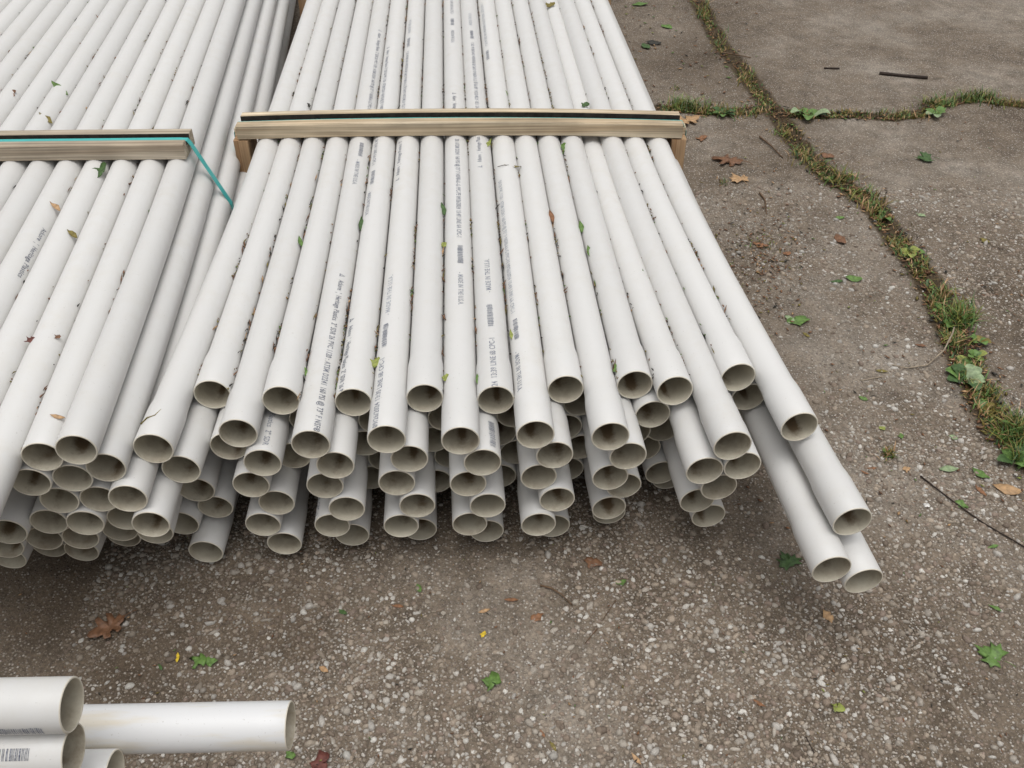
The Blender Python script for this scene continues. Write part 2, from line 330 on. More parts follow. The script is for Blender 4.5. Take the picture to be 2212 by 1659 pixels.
def pebbles():
    parts = []
    for (x0, x1, y0, y1, step, keep, s0) in ((-0.80, 1.20, 0.42, 1.55, 0.0072, 0.95, 0.0031), (0.35, 2.2, 1.55, 2.7, 0.0100, 0.75, 0.0034), (1.2, 1.9, 0.8, 1.55, 0.0082, 0.8, 0.0032)):
        ax, ay = np.meshgrid(np.arange(x0, x1, step), np.arange(y0, y1, step)); n = ax.size
        x = ax.ravel() + rng.uniform(-.55, .55, n) * step; y = ay.ravel() + rng.uniform(-.55, .55, n) * step
        # worn zones: fewer stones where cement still covers them
        dens = 0.48 + 0.62 * np.sin(5.1 * x + 1.3 * np.sin(4 * y)) * np.sin(6.3 * y + 1.7 * np.sin(3 * x) + 1)
        keep_m = rng.random(n) < keep * np.clip(dens + 0.25, 0.14, 1)
        cd = np.minimum(dist_poly(x, y, CR[0][0]), dist_poly(x, y, CR[1][0]) * 1.2)
        keep_m &= rng.random(n) < np.clip((cd - 0.015) / 0.06, 0, 1)
        # inside the picture only
        zc = y * math.cos(PITCH) + CAM_H * math.sin(PITCH); u = 1106 + F_PX * x / zc; v = 829.5 + F_PX * (CAM_H * math.cos(PITCH) - y * math.sin(PITCH)) / zc
        keep_m &= (u > -60) & (u < 2280) & (v < 1720)
        r = s0 * np.exp(rng.normal(0, 0.36, n)); r = np.clip(s0 * (r / s0) ** 1.25, 0.0013, 0.0088)
        parts.append(np.stack([x, y, r], 1)[keep_m])
    A = np.concatenate(parts); n = len(A)
    g = (1 + 5 ** .5) / 2
    tv = np.array([(-1, g, 0), (1, g, 0), (-1, -g, 0), (1, -g, 0), (0, -1, g), (0, 1, g), (0, -1, -g), (0, 1, -g), (g, 0, -1), (g, 0, 1), (-g, 0, -1), (-g, 0, 1)]) / math.hypot(1, g)
    tf = np.array([(0, 11, 5), (0, 5, 1), (0, 1, 7), (0, 7, 10), (0, 10, 11), (1, 5, 9), (5, 11, 4), (11, 10, 2), (10, 7, 6), (7, 1, 8), (3, 9, 4), (3, 4, 2), (3, 2, 6), (3, 6, 8), (3, 8, 9),
                   (4, 9, 5), (2, 4, 11), (6, 2, 10), (8, 6, 7), (9, 8, 1)]); nv = 12
    T = np.repeat(tv[None], n, 0) + rng.normal(0, 0.09, (n, nv, 3))
    el = np.exp(rng.normal(0, 0.2, n)); T[:, :, 0] *= el[:, None]; T[:, :, 1] /= el[:, None]; T[:, :, 2] *= rng.uniform(0.55, 0.9, n)[:, None]
    a = rng.uniform(0, 2 * math.pi, n); c, s = np.cos(a)[:, None], np.sin(a)[:, None]
    X = (T[:, :, 0] * c - T[:, :, 1] * s) * A[:, 2:3] + A[:, 0:1]; Y = (T[:, :, 0] * s + T[:, :, 1] * c) * A[:, 2:3] + A[:, 1:2]
    Z = T[:, :, 2] * A[:, 2:3] + (undul(A[:, 0], A[:, 1]) - A[:, 2] * rng.uniform(-0.15, 0.4, n))[:, None]
    pal = np.array([(0.41, 0.365, 0.31), (0.32, 0.27, 0.215), (0.25, 0.195, 0.15), (0.49, 0.455, 0.41), (0.37, 0.305, 0.24), (0.29, 0.225, 0.18), (0.60, 0.57, 0.52), (0.20, 0.155, 0.12)])
    col = 0.92 * pal[rng.choice(len(pal), n, p=[.2, .17, .12, .13, .16, .09, .07, .06])] * rng.uniform(0.8, 1.15, n)[:, None]
    st = np.clip(stain_value(A[:, 0], A[:, 1]) * 1.1 + rng.normal(0, .12, n), 0, 1); col = col * (1 - 0.30 * st[:, None])
    tone = np.concatenate([col, np.ones((n, 1))], 1)
    Fs = (tf[None] + (np.arange(n) * nv)[:, None, None]).reshape(-1, 3)
    o = big_mesh('aggregate_stones', np.stack([X, Y, Z], 2).reshape(-1, 3), Fs, pebble_material(), parent=ground, smooth=True,
                 attrs={'tone': ('FLOAT_COLOR', np.repeat(tone, nv, 0))})
    o['kind'] = 'stuff'
pebbles()

# ------------------------------------------------------------------ pipes
R_PIPE, R_BELL, WALL = 0.0304, 0.0332, 0.0025
LEN = 6.1
SEG = 36
ANG = np.arange(SEG) * 2 * math.pi / SEG

class Pipe:
    """centre line: straight and level beyond the bearer, a cantilever curve from the bearer to the free end"""
    def __init__(self, T, E, d, bell=True, R=R_PIPE):
        self.R = R; self.seen = True
        self.T, self.E, self.bell = np.array(T, float), np.array(E, float), bell
        self.d = np.array([d[0], d[1], 0.0]); self.d /= np.linalg.norm(self.d)
        self.refresh()
    def refresh(self):
        self.L = max(0.05, float(np.dot(self.T - self.E, self.d)))
        self.dev = self.E - (self.T - self.d * self.L)
    def at(self, s):
        """s: distance from the free end"""
        t = self.L - s
        q = np.clip(t / self.L, 0, 1); w = q * q * (3 - q) / 2
        return self.T - self.d * t + self.dev * w
    def radius(self, s):
        if not self.bell: return self.R
        return float(np.interp(s, [0, 0.082, 0.092, 0.104, 0.116], [R_BELL, R_BELL, R_BELL - .0006, R_PIPE + .0006, R_PIPE]))
    def frame(self, s):
        a, b = self.at(max(0, s - .01)), self.at(s + .01); t = (b - a) / np.linalg.norm(b - a)
        side = np.cross(t, [0, 0, 1]); side /= np.linalg.norm(side); up = np.cross(side, t)
        return side, up
    def surf(self, s, th, r):
        side, up = self.frame(s)
        return self.at(s) + r * (math.sin(th) * side + math.cos(th) * up)

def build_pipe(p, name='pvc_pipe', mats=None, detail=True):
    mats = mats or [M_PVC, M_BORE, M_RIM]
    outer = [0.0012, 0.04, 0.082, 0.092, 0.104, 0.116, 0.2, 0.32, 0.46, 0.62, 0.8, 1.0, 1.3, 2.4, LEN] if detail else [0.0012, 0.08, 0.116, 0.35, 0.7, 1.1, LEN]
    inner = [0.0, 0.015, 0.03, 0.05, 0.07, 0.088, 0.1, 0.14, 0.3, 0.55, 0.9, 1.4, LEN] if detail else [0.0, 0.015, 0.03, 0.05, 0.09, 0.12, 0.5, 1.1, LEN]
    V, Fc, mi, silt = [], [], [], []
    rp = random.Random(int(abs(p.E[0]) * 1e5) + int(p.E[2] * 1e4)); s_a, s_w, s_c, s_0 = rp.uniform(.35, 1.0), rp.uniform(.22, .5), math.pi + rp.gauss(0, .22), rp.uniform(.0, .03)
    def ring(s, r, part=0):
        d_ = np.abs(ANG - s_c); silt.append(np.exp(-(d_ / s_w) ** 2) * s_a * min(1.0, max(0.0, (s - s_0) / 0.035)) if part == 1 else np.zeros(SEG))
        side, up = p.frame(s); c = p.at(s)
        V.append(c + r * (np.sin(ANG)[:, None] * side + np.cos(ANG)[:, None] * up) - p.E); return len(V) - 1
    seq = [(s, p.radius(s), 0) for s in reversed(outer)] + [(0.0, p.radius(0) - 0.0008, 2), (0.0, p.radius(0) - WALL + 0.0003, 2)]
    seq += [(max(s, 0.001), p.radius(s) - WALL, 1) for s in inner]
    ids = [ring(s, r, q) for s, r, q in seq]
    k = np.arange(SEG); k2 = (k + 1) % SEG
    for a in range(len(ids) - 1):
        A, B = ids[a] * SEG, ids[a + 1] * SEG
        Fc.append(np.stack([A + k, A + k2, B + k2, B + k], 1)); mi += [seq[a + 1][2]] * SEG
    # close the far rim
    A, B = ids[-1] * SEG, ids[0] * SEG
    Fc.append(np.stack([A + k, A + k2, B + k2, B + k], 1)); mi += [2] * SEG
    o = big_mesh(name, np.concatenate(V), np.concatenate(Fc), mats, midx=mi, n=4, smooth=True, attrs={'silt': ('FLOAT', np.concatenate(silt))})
    o.location = p.E
    return o

def relax(pipes, iters=260):
    """slide free ends along their lines of sight until no two pipes run through each other"""
    n = len(pipes); E0 = np.array([p.E for p in pipes]); E = E0.copy()
    T = np.array([p.T for p in pipes]); D = np.array([p.d for p in pipes]); R = np.array([p.R for p in pipes]); bell = np.array([p.bell for p in pipes]); mob = np.array([1.0 if p.seen else 12.0 for p in pipes])
    ray = E0 - np.array([0, 0, CAM_H]); ray /= np.linalg.norm(ray, axis=1)[:, None]
    def rad(i, s): return np.where(bell[i], np.interp(s, [0, 0.082, 0.104, 0.116], [R_BELL, R_BELL, R_PIPE + .0006, R_PIPE]), R[i])
    def pos(i, s):
        L = np.einsum('ij,ij->i', T[i] - E[i], D[i]); dev = E[i] - (T[i] - D[i] * L[:, None]); t = L - s; q = np.clip(t / L, 0, 1); w = q * q * (3 - q) / 2
        return T[i] - D[i] * t[:, None] + dev * w[:, None]
    worst = 0
    for it in range(iters):
        if it % 20 == 0:
            ii, jj = np.triu_indices(n, 1)
            k = (np.abs(E[ii, 0] - E[jj, 0]) < 0.22) & (np.abs(E[ii, 2] - E[jj, 2]) < 0.12); I, J = ii[k], jj[k]
        mv = np.zeros((n, 3)); cnt = np.zeros(n); worst = 0
        base = np.maximum(E[I, 1], E[J, 1])
        for off in (0.004, 0.06, 0.12, 0.2, 0.3):
            y = base + off; si, sj = y - E[I, 1], y - E[J, 1]; dv = pos(J, sj) - pos(I, si); dv[:, 1] = 0
            dist = np.linalg.norm(dv, axis=1) + 1e-9; gap = rad(I, si) + rad(J, sj) + 0.0002 - dist; hit = gap > 0
            if not hit.any(): continue
            worst = max(worst, gap[hit].max()); wt = 1.0 if off < .15 else 0.4
            push = dv[hit] / dist[hit, None] * (gap[hit] * wt)[:, None]; sh = (mob[I[hit]] / (mob[I[hit]] + mob[J[hit]]))[:, None]
            np.add.at(mv, I[hit], -push * sh); np.add.at(mv, J[hit], push * (1 - sh)); np.add.at(cnt, I[hit], 1); np.add.at(cnt, J[hit], 1)
        if worst < 0.0004: break
        m = mv / np.maximum(cnt, 1)[:, None] * 1.2
        t = m[:, 2] / ray[:, 2]
        E = E + ray * t[:, None]; E[:, 0] += m[:, 0] - ray[:, 0] * t * 0.0
        low = np.where(bell, R_BELL, R) + 0.004; under = E[:, 2] < low
        tt = np.where(under, (low - E[:, 2]) / ray[:, 2], 0); E = E + ray * tt[:, None]
    for p, e in zip(pipes, E): p.E = e; p.refresh()
    c, s_ = math.cos(PITCH), math.sin(PITCH)
    def px(q): zc = q[:, 1] * c + (CAM_H - q[:, 2]) * s_; return np.stack([F_PX * q[:, 0] / zc, F_PX * ((CAM_H - q[:, 2]) * c - q[:, 1] * s_) / zc], 1)
    dpx = np.linalg.norm(px(E) - px(E0), axis=1)

# ---- print on the pipes
_txt = {}
def text_mesh(body):
    if body not in _txt:
        cu = bpy.data.curves.new('lettering', 'FONT'); cu.body = body; cu.size = 1.0; cu.resolution_u = 2; cu.offset = 0.012; cu.space_character = 1.08
        ob = bpy.data.objects.new('lettering', cu); COL.objects.link(ob); bpy.context.view_layer.update()
        me = bpy.data.meshes.new_from_object(ob)
        v = np.array([q.co[:2] for q in me.vertices]) if len(me.vertices) else np.zeros((0, 2)); f = [tuple(q.vertices) for q in me.polygons]
        COL.objects.unlink(ob); bpy.data.objects.remove(ob); bpy.data.curves.remove(cu); bpy.data.meshes.remove(me)
        _txt[body] = (v, f)
    return _txt[body]

def barcode(n=24, seed=1, ragged=True):
    r = random.Random(seed); V, Fc = [], []; x = 0
    for i in range(n):
        w = r.choice([.02, .02, .035, .05]); h0 = r.uniform(-.03, .08) if ragged else 0.0; h1 = r.uniform(.62, .74) if ragged else 0.7
        for j in range(5): hh = h0 + (h1 - h0) * j / 4; V += [(x, hh), (x + w, hh)]
        k = len(V) - 10; Fc += [(k + 2 * j, k + 2 * j + 1, k + 2 * j + 3, k + 2 * j + 2) for j in range(4)]; x += w + r.choice([.02, .03, .05])
    return np.array(V), Fc

def triangle_logo():
    o = np.array([(0, 0), (.72, 0), (.36, .72)]); i = np.array([(.26, .13), (.60, .13), (.38, .52)])
    return np.concatenate([o, i]), [(0, 1, 4, 3), (1, 2, 5, 4), (2, 0, 3, 5)]

def put_print(obj, p, geo, s0, s1, th, height, flip, material, name='printed_text', bold=1.0):
    """lay flat lettering on the wall of a pipe from s0 (start of reading) to s1 (end); letter tops towards +x unless flip"""
    v, f = geo
    if not len(v): return
    w = v[:, 0].max(); sg = -1 if flip else 1
    V = []
    for x, y in v:
        s = s0 + (s1 - s0) * x / w; r = p.radius(s) + 0.0006
        V.append(p.surf(s, th + sg * (y - 0.35) * height / 0.7 / r, r) - p.E)
    return mesh_obj(name, V, f, material, parent=obj)

def s_at(p, v):
    """distance from the mouth of the pipe to where its crown shows at picture height v"""
    lo, hi = 0.0, 3.2
    for _ in range(40):
        m = (lo + hi) / 2; q = p.at(m) + np.array([0, 0, R_PIPE])
        zc = q[1] * math.cos(PITCH) + (CAM_H - q[2]) * math.sin(PITCH); vv = 829.5 + F_PX * ((CAM_H - q[2]) * math.cos(PITCH) - q[1] * math.sin(PITCH)) / zc
        if vv > v: lo = m
        else: hi = m
    return lo

# ---- the wide stack under the long bearer
BOT = 0.045; RH = 0.0530
def zrow(r, rows): return BOT + R_PIPE + RH * (rows - 1 - r)
D_MID = P(950, -500, 0)[:2] - P(952.0, -300, 0)[:2]
vp = np.array([(950 - 1106) / F_PX * math.cos(PITCH) / 1.0, 1.0]); D_MID = np.array([math.tan(math.atan((950 - 1106) / (F_PX / math.cos(PITCH)))), 1.0])
D_LEFT = np.array([(785 - 1106) / (F_PX / math.cos(PITCH)), 1.0])

TOPX = [574.3, 623.5, 675.4, 727.4, 777.7, 828.6, 880.5, 932.3, 984.7, 1034, 1086, 1135, 1185.5, 1236, 1281, 1324, 1373, 1425]
ROWS_M = 6
z0 = zrow(0, ROWS_M)
XC = P(1000, 300, z0)[0]
def crown(x): return 0.010 * max(-0.4, 1 - ((x - XC) / 0.56) ** 2)
top_T = []
for k, u in enumerate(TOPX):
    q = P(u, 303 - 10 * (1 - ((u - 1000) / 430) ** 2), z0 + R_PIPE); top_T.append(np.array([q[0], q[1], z0 + crown(q[0]) - (0.017 if k == 14 else 0)]))
y_bearer = float(np.mean([t[1] for t in top_T]))
xfit = np.polyfit(range(18), [t[0] for t in top_T], 1); yfit = np.polyfit(range(18), [t[1] for t in top_T], 1)
END_M = {
    0: {0: (331, 970), 1: (455, 853), 2: (512, 937), 3: (612, 866), 4: (677, 961), 5: (768, 870), 6: (839, 950), 7: (923, 861), 8: (1001, 953), 9: (1076, 865), 10: (1162, 940),
        11: (1226, 842), 12: (1322, 944), 13: (1374, 832), 14: (1436, 845), 15: (1561, 964), 16: (1584, 816), 17: (1720, 923)},
    1: {0: (401, 1015), 1: (490, 965), 2: (573, 1001), 3: (642, 906), 4: (732, 1006), 5: (793, 909), 6: (891, 992), 7: (946, 903), 8: (1048, 1000), 9: (1100, 895), 10: (1201, 984),
        11: (1246, 870), 12: (1357, 986), 13: (1398, 896), 14: (1504, 1018), 15: (1586, 1007), 16: (1605, 858), 17: (1817, 1128)},
    2: {0: (378, 1059), 2: (541, 1048), 3: (656, 985), 4: (699, 1050), 5: (796, 958), 6: (854, 1044), 7: (946, 950), 8: (1005, 1046), 9: (1095, 936), 10: (1156, 1031), 11: (1238, 923),
        12: (1307, 1032), 13: (1410, 934), 15: (1526, 1053), 17: (1773, 1231), 18: (1842, 1256)},
    3: {0: (441, 1096), 2: (597, 1087), 4: (748, 1100), 5: (815, 991), 6: (898, 1093), 7: (952, 985), 8: (1049, 1093), 9: (1100, 977), 10: (1194, 1080), 11: (1254, 966), 12: (1377, 1050),
        13: (1396, 969), 14: (1476, 1082)},
    4: {0: (414, 1131), 2: (567, 1134), 4: (715, 1136), 5: (807, 1032), 6: (863, 1137), 7: (952, 1040), 8: (1011, 1133), 9: (1095, 1029), 10: (1158, 1134), 11: (1235, 1014), 12: (1333, 1098), 15: (1526, 1115)},
    5: {0: (467, 1193), 2: (616, 1175), 4: (763, 1156), 6: (910, 1144), 8: (1060, 1148), 10: (1205, 1137), 12: (1300, 1109)},
}
NSLOT = [18, 18, 19, 18, 18, 17]
mid = {}
for r in range(ROWS_M):
    z = zrow(r, ROWS_M)
    for k in range(NSLOT[r]):
        c = k + (0.5 if r % 2 else 0.0)
        if r == 0: T = top_T[k].copy()
        else:
            if k == 17 and r % 2: c -= 0.12
            x = np.polyval(xfit, c) - (0.018 if c == 18 else 0); T = np.array([x, np.polyval(yfit, c), z + crown(x) * (1 - r / 6)])
        if k in END_M[r]:
            sag = 0.004 + 0.002 * r
            E = P(*END_M[r][k], max(z - sag - {(2, 18): .048, (2, 17): .003, (1, 17): -.007}.get((r, k), 0), R_BELL + 0.004))
        else:
            ref = [mid[(rr, kk)].E[1] for (rr, kk) in mid if kk % 2 == k % 2 and rr >= r - 2 and kk < 15] or [1.4]
            yy = (1.8 if k >= 15 else float(np.mean(ref)) + 0.12) + rng.uniform(-.02, .03); L = T[1] - yy
            E = np.array([T[0] - D_MID[0] * L + (c - 8.5) * 0.002, yy, z - 0.003])
        mid[(r, k)] = Pipe(T, E, D_MID, bell=True); mid[(r, k)].seen = k in END_M[r]
# ---- the taller stack under the strapped bearer
ROWS_L = 7; BOT_L = 0.053; R_L = 0.0314; RH_L = 0.0545
def zl(r): return BOT_L + R_L + RH_L * (ROWS_L - 1 - r)
zt = zl(0) + R_L
A_, B_ = P(378, 353, zt), P(75, 357, zt)
PL = float(np.linalg.norm((A_ - B_)[:2])) / 5
ldir = (A_ - B_)[:2] / np.linalg.norm((A_ - B_)[:2])
END_L = {0: {0: (163, 973), 1: (92, 988), 2: (-48, 1125), 3: (-160, 1150)}, 1: {0: (234, 1011), 1: (162, 1034), 2: (75, 1043)}, 2: {0: (294, 1078), 1: (214, 1079), 2: (133, 1082)},
         3: {0: (344, 1134), 1: (275, 1120), 2: (194, 1131), 3: (122, 1128), 4: (34, 1150)}, 4: {0: (322, 1151), 1: (262, 1145), 2: (178, 1162), 3: (103, 1164), 4: (31, 1181)},
         5: {0: (250, 1159), 1: (162, 1190), 2: (97, 1181), 3: (22, 1206)}}
OFFS = [0, .033, .065, .096, .066, .033, .066]
NL = [15, 14, 12, 12, 11, 11, 11]
left = {}
for r in range(ROWS_L):
    for k in range(NL[r]):
        q = A_[:2] + ldir * (OFFS[r] - k * PL)
        T = np.array([q[0], q[1], zl(r)])
        if k in END_L.get(r, {}):
            E = P(*END_L[r][k], max(zl(r) - 0.006 - 0.003 * r, R_L + .004))
        else:
            yy = {0: 0.95, 1: 1.10, 2: 1.15}.get(r, 1.32) + rng.uniform(0, .05) + 0.02 * (r >= 5); L = T[1] - yy
            E = np.array([T[0] - D_LEFT[0] * L, yy, zl(r) - 0.005])
        left[(r, k)] = Pipe(T, E, D_LEFT, bell=False, R=R_L); left[(r, k)].seen = k in END_L.get(r, {})
relax(list(mid.values()) + list(left.values()))
mid_obj = {}
for (r, k), p in mid.items():
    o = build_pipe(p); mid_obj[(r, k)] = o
    n = NSLOT[r] - 1 - k
    where = 'top layer' if r == 0 else ('bottom layer' if r == 5 else ORD[r] + ' layer down')
    lab = f'white plastic pipe in the leaf-strewn wide stack, {where}, {ORD[n]} from the mossy crack'
    tag(o, lab, 'pipe', 'pipes in the wide leaf-strewn stack')

FULL = 'Atkore  |  Heritage Plastics  2" SDR 26 PVC 1120 : ATSM D2241 160 PSI @ 73\u00b0 F NSF\u00ae-61-G PPC-PE 09/26/2024 15:49 LINE 6A CPC-1'
SEG_A = 'Atkore  |  Heritage Plastics  2" SDR 26 PVC 1120 : ATSM D2241 160 PSI @ 73\u00b0 F NSF\u00ae'
USA = '- MADE IN THE U.S.A.'
def pr(key, geo, v0, v1, th, h, flip, m, **kw):
    p = mid[key]; return put_print(mid_obj[key], p, geo, s_at(p, v0), s_at(p, v1), th, h, flip, m, **kw)
T_ = text_mesh
def line(key, th, v_logo, v_a, v_b, body, m, h=0.0105, flip=False):
    p = mid[key]; s0 = s_at(p, v_logo); sg = 1 if v_a > v_logo else -1
    put_print(mid_obj[key], p, triangle_logo(), s0, s0 - sg * 0.011, th, 0.012, flip, m)
    put_print(mid_obj[key], p, T_(body), s_at(p, v_a), s_at(p, v_b), th, h, flip, m)
# top layer, seen from the ends: reading direction towards the viewer = letter tops to +x
line((0, 4), 0.42, 590, 604, 938, SEG_A, M_INK, 0.0108)
line((0, 5), -0.62, 681, 697, 852, 'Atkore  |  Heritage Plastics  2" SDR 26 P', M_INK, 0.0108)
pr((0, 6), T_('09/26/2024 13:35 LINE 6B CPC-1'), 921, 770, -0.55, 0.0108, True, M_INK2)
pr((0, 6), barcode(22, 3), 745, 696, -0.5, 0.012, True, M_INK2, name='printed_barcode')
pr((0, 6), T_(USA), 678, 592, -0.45, 0.0105, True, M_INK3)
pr((0, 8), T_('20: ATSM D2241 160 PSI @ 73\u00b0 F NSF\u00ae-61-G PPC-PE 09/26/2024 15:49 LINE 6A CPC-1'), 300, 512, 0.1, 0.0105, False, M_INK2)
pr((0, 8), barcode(24, 5), 530, 568, 0.15, 0.012, False, M_INK2, name='printed_barcode')
pr((0, 8), T_(USA), 588, 658, 0.15, 0.0105, False, M_INK2)
pr((0, 9), T_('24  13:39 LINE 6B CPC-1'), 862, 730, -0.05, 0.0108, True, M_INK2)
pr((0, 9), barcode(24, 7), 704, 658, -0.05, 0.012, True, M_INK2, name='printed_barcode')
pr((0, 9), T_(USA), 632, 560, -0.05, 0.0105, True, M_INK2)
line((0, 9), -0.1, 362, 350, 296, 'Atkore  |  Heritage Plast', M_INK2, 0.0105, True)
pr((0, 10), T_(FULL[34:]), 384, 668, -0.72, 0.010, False, M_INK3)
pr((0, 10), barcode(22, 9), 684, 726, -0.62, 0.011, False, M_INK2, name='printed_barcode')
pr((0, 10), T_(USA), 752, 838, -0.72, 0.0105, False, M_INK2)
pr((0, 4), barcode(20, 2), 308, 336, 0.3, 0.011, False, M_INK2, name='printed_barcode')
pr((0, 4), T_(USA), 345, 398, 0.22, 0.010, False, M_INK2)
pr((0, 5), T_('24 15:41 LINE 6A CPC-1'), 298, 352, -0.55, 0.010, False, M_INK2)
pr((0, 5), barcode(20, 12), 366, 394, -0.5, 0.011, False, M_INK2, name='printed_barcode')
pr((0, 5), T_(USA), 408, 460, -0.6, 0.010, False, M_INK2)
line((0, 6), -0.62, 386, 374, 300, 'Atkore  |  Heritage Plastics  2"', M_INK2, 0.010, True)
line((0, 4), 0.5, 63, 70, 236, SEG_A + '-61-G PPC-PE', M_INK2, 0.010)
line((0, 5), -0.45, 99, 106, 236, SEG_A, M_INK2, 0.010)
pr((0, 6), T_(FULL[40:]), 236, 108, -0.55, 0.010, True, M_INK2)
pr((0, 6), barcode(20, 13), 98, 80, -0.5, 0.011, True, M_INK2, name='printed_barcode')
pr((0, 6), T_(USA), 70, 40, -0.5, 0.010, True, M_INK3)
line((0, 8), 0.0, 200, 207, 236, 'Atkore  |  Heritage', M_INK, 0.0105)
pr((0, 8), barcode(20, 15), 40, 54, 0.0, 0.011, False, M_INK2, name='printed_barcode')
pr((0, 8), T_(USA), 64, 92, 0.0, 0.010, False, M_INK2)
pr((0, 8), T_('15:49 LINE 6A CPC-1'), 0, 30, 0.0, 0.010, False, M_INK2)
pr((0, 9), T_(FULL[40:]), 236, 92, 0.05, 0.010, True, M_INK2)
pr((0, 9), barcode(20, 16), 83, 66, 0.05, 0.011, True, M_INK2, name='printed_barcode')
pr((0, 9), T_(USA), 56, 28, 0.0, 0.010, True, M_INK3)
pr((0, 10), T_(FULL[60:]), 5, 95, -0.62, 0.010, False, M_INK3)
pr((0, 10), barcode(20, 17), 106, 124, -0.6, 0.011, False, M_INK2, name='printed_barcode')
def by_s(key, geo, s0, s1, th, h, flip, m, **kw): return put_print(mid_obj[key], mid[key], geo, s0, s1, th, h, flip, m, **kw)
by_s((1, 2), T_('age Plastics  2" SDR'), 0.118, 0.012, 0.25, 0.010, False, M_INK2)
by_s((1, 8), barcode(26, 21), 0.075, 0.012, 0.62, 0.013, True, M_INK2, name='printed_barcode')
by_s((3, 4), T_('Atkore'), 0.048, 0.006, -0.35, 0.011, False, M_INK)
by_s((4, 4), T_('A CPC-1'), 0.055, 0.012, -0.95, 0.010, False, M_INK2)
by_s((3, 4), triangle_logo(), 0.064, 0.051, -0.35, 0.013, False, M_INK)

left_obj = {}
for (r, k), p in left.items():
    o = build_pipe(p, detail=(r < 3 or k < 6)); left_obj[(r, k)] = o
    where = 'top layer' if r == 0 else ('bottom layer' if r == ROWS_L - 1 else ORD[r] + ' layer down')
    tag(o, f'white plastic pipe in the taller teal-strapped stack, {where}, {ORD[k]} from its sloping side', 'pipe', 'pipes in the taller strapped stack')
p = left[(0, 4)]
put_print(left_obj[(0, 4)], p, T_('Atkore  |  Heritage Plastics'), s_at(p, 486), s_at(p, 590), 0.95, 0.0105, False, M_INK)

# ---- pipes lying crosswise near the camera (two low layers of one stack, the rest of it runs out of the picture)
DF = np.array([-1.0, -0.022])          # from the mouth back into the stack
def cross_pipe(mouth, bell=False, mats=None, detail=True):
    d = np.array([DF[0], DF[1], 0]); d /= np.linalg.norm(d)
    q = Pipe(np.array(mouth) + d * 0.6, mouth, d, bell=bell); q.dev[:] = 0
    return q, build_pipe(q, mats=mats, detail=detail)
FP = 0.0612
zc0 = BOT + R_PIPE + RH * 5
Lq = P(628, 1567, zc0)
def on_line(y0, x): return y0 + (x - Lq[0]) * DF[1] / DF[0]
cross = []
def add_cross(x, yoff, z, label, mats=None, bell=False, detail=True):
    q, o = cross_pipe((x, on_line(Lq[1], x) + yoff, z), bell, mats, detail)
    tag(o, label, 'pipe', 'pipes lying crosswise below the stacks'); cross.append((q, o)); return q, o
add_cross(Lq[0], 0.0, zc0, 'long white pipe with a yellowish stain, reaching furthest across the bare paving', [M_STAIN, M_BORE, M_RIM])
x4 = P(250, 1670, zc0)[0]
add_cross(x4, -FP, zc0, 'white pipe mouth just under the stained crosswise pipe, cut by the picture bottom')
for r in range(6):
    z = BOT + R_PIPE + RH * (5 - r)
    for k in range(4):
        if r == 0 and k < 2: continue
        off = -k * FP + (FP / 2 if r % 2 else 0)
        add_cross(-0.86 + 0.03 * math.sin(5 * r + 3 * k), off, z, f'white crosswise pipe, {"top" if r == 0 else ORD[r]} layer of the lower stack, {ORD[k]} from the gravel gap', detail=False)
zb = zc0 + R_PIPE + 0.041 + R_PIPE
Bq = P(160, 1622, zb); Tq = P(158, 1525, zb + RH)
yb = Bq[1] - on_line(Lq[1], Bq[0]); yt = Tq[1] - on_line(Lq[1], Tq[0])
cp_b, co_b = add_cross(Bq[0], yb, zb, 'white crosswise pipe with a printed barcode near its mouth, below the uppermost one')
add_cross(-0.80, yb + FP, zb, 'white crosswise pipe hidden behind the barcode pipe', detail=False)
zt_ = zb + math.sqrt(max(1e-4, 0.0606 ** 2 - (yt - yb) ** 2)) if abs(yt - yb) < 0.06 else zb + RH
cp_t, co_t = add_cross(Tq[0], yt, max(zt_, zb + RH), 'thick-looking uppermost white crosswise pipe with a plain open mouth')
def cross_print(obj, q, geo, s0, s1, th, height, m, name):
    V = []; v, f = geo; w = v[:, 0].max()
    for x, y in v:
        s = s0 + (s1 - s0) * x / w; r = R_PIPE + 0.0006
        V.append(q.surf(s, th + (y - .35) * height / .7 / r, r) - q.E)
    mesh_obj(name, V, f, m, parent=obj)
# th is measured from the crown; find which side faces the camera
_side, _up = cp_b.frame(0.1); SG = -1.0 if _side[1] > 0 else 1.0
cross_print(co_b, cp_b, barcode(22, 31, False), 0.083, 0.036, SG * 0.60, 0.013, M_INK, 'printed_barcode')
cross_print(co_t, cp_t, barcode(26, 33), 0.075, 0.022, SG * 1.62, 0.013 * -SG, M_INK2, 'printed_barcode')
# ------------------------------------------------------------------ timber frames and straps
def sweep(name, rings, mats, parent=None, loc=None):
    """loft equal rings of points into a closed solid"""
    V = np.concatenate(rings); n = len(rings[0]); Fc = []
    for a in range(len(rings) - 1):
        for k in range(n):
            k2 = (k + 1) % n; Fc.append((a * n + k, a * n + k2, (a + 1) * n + k2, (a + 1) * n + k))
    Fc.append(tuple(range(n))[::-1]); Fc.append(tuple((len(rings) - 1) * n + k for k in range(n)))
    if loc is not None: V = V - np.array(loc)
    o = mesh_obj(name, V, Fc, mats, parent, loc=loc)
    return o

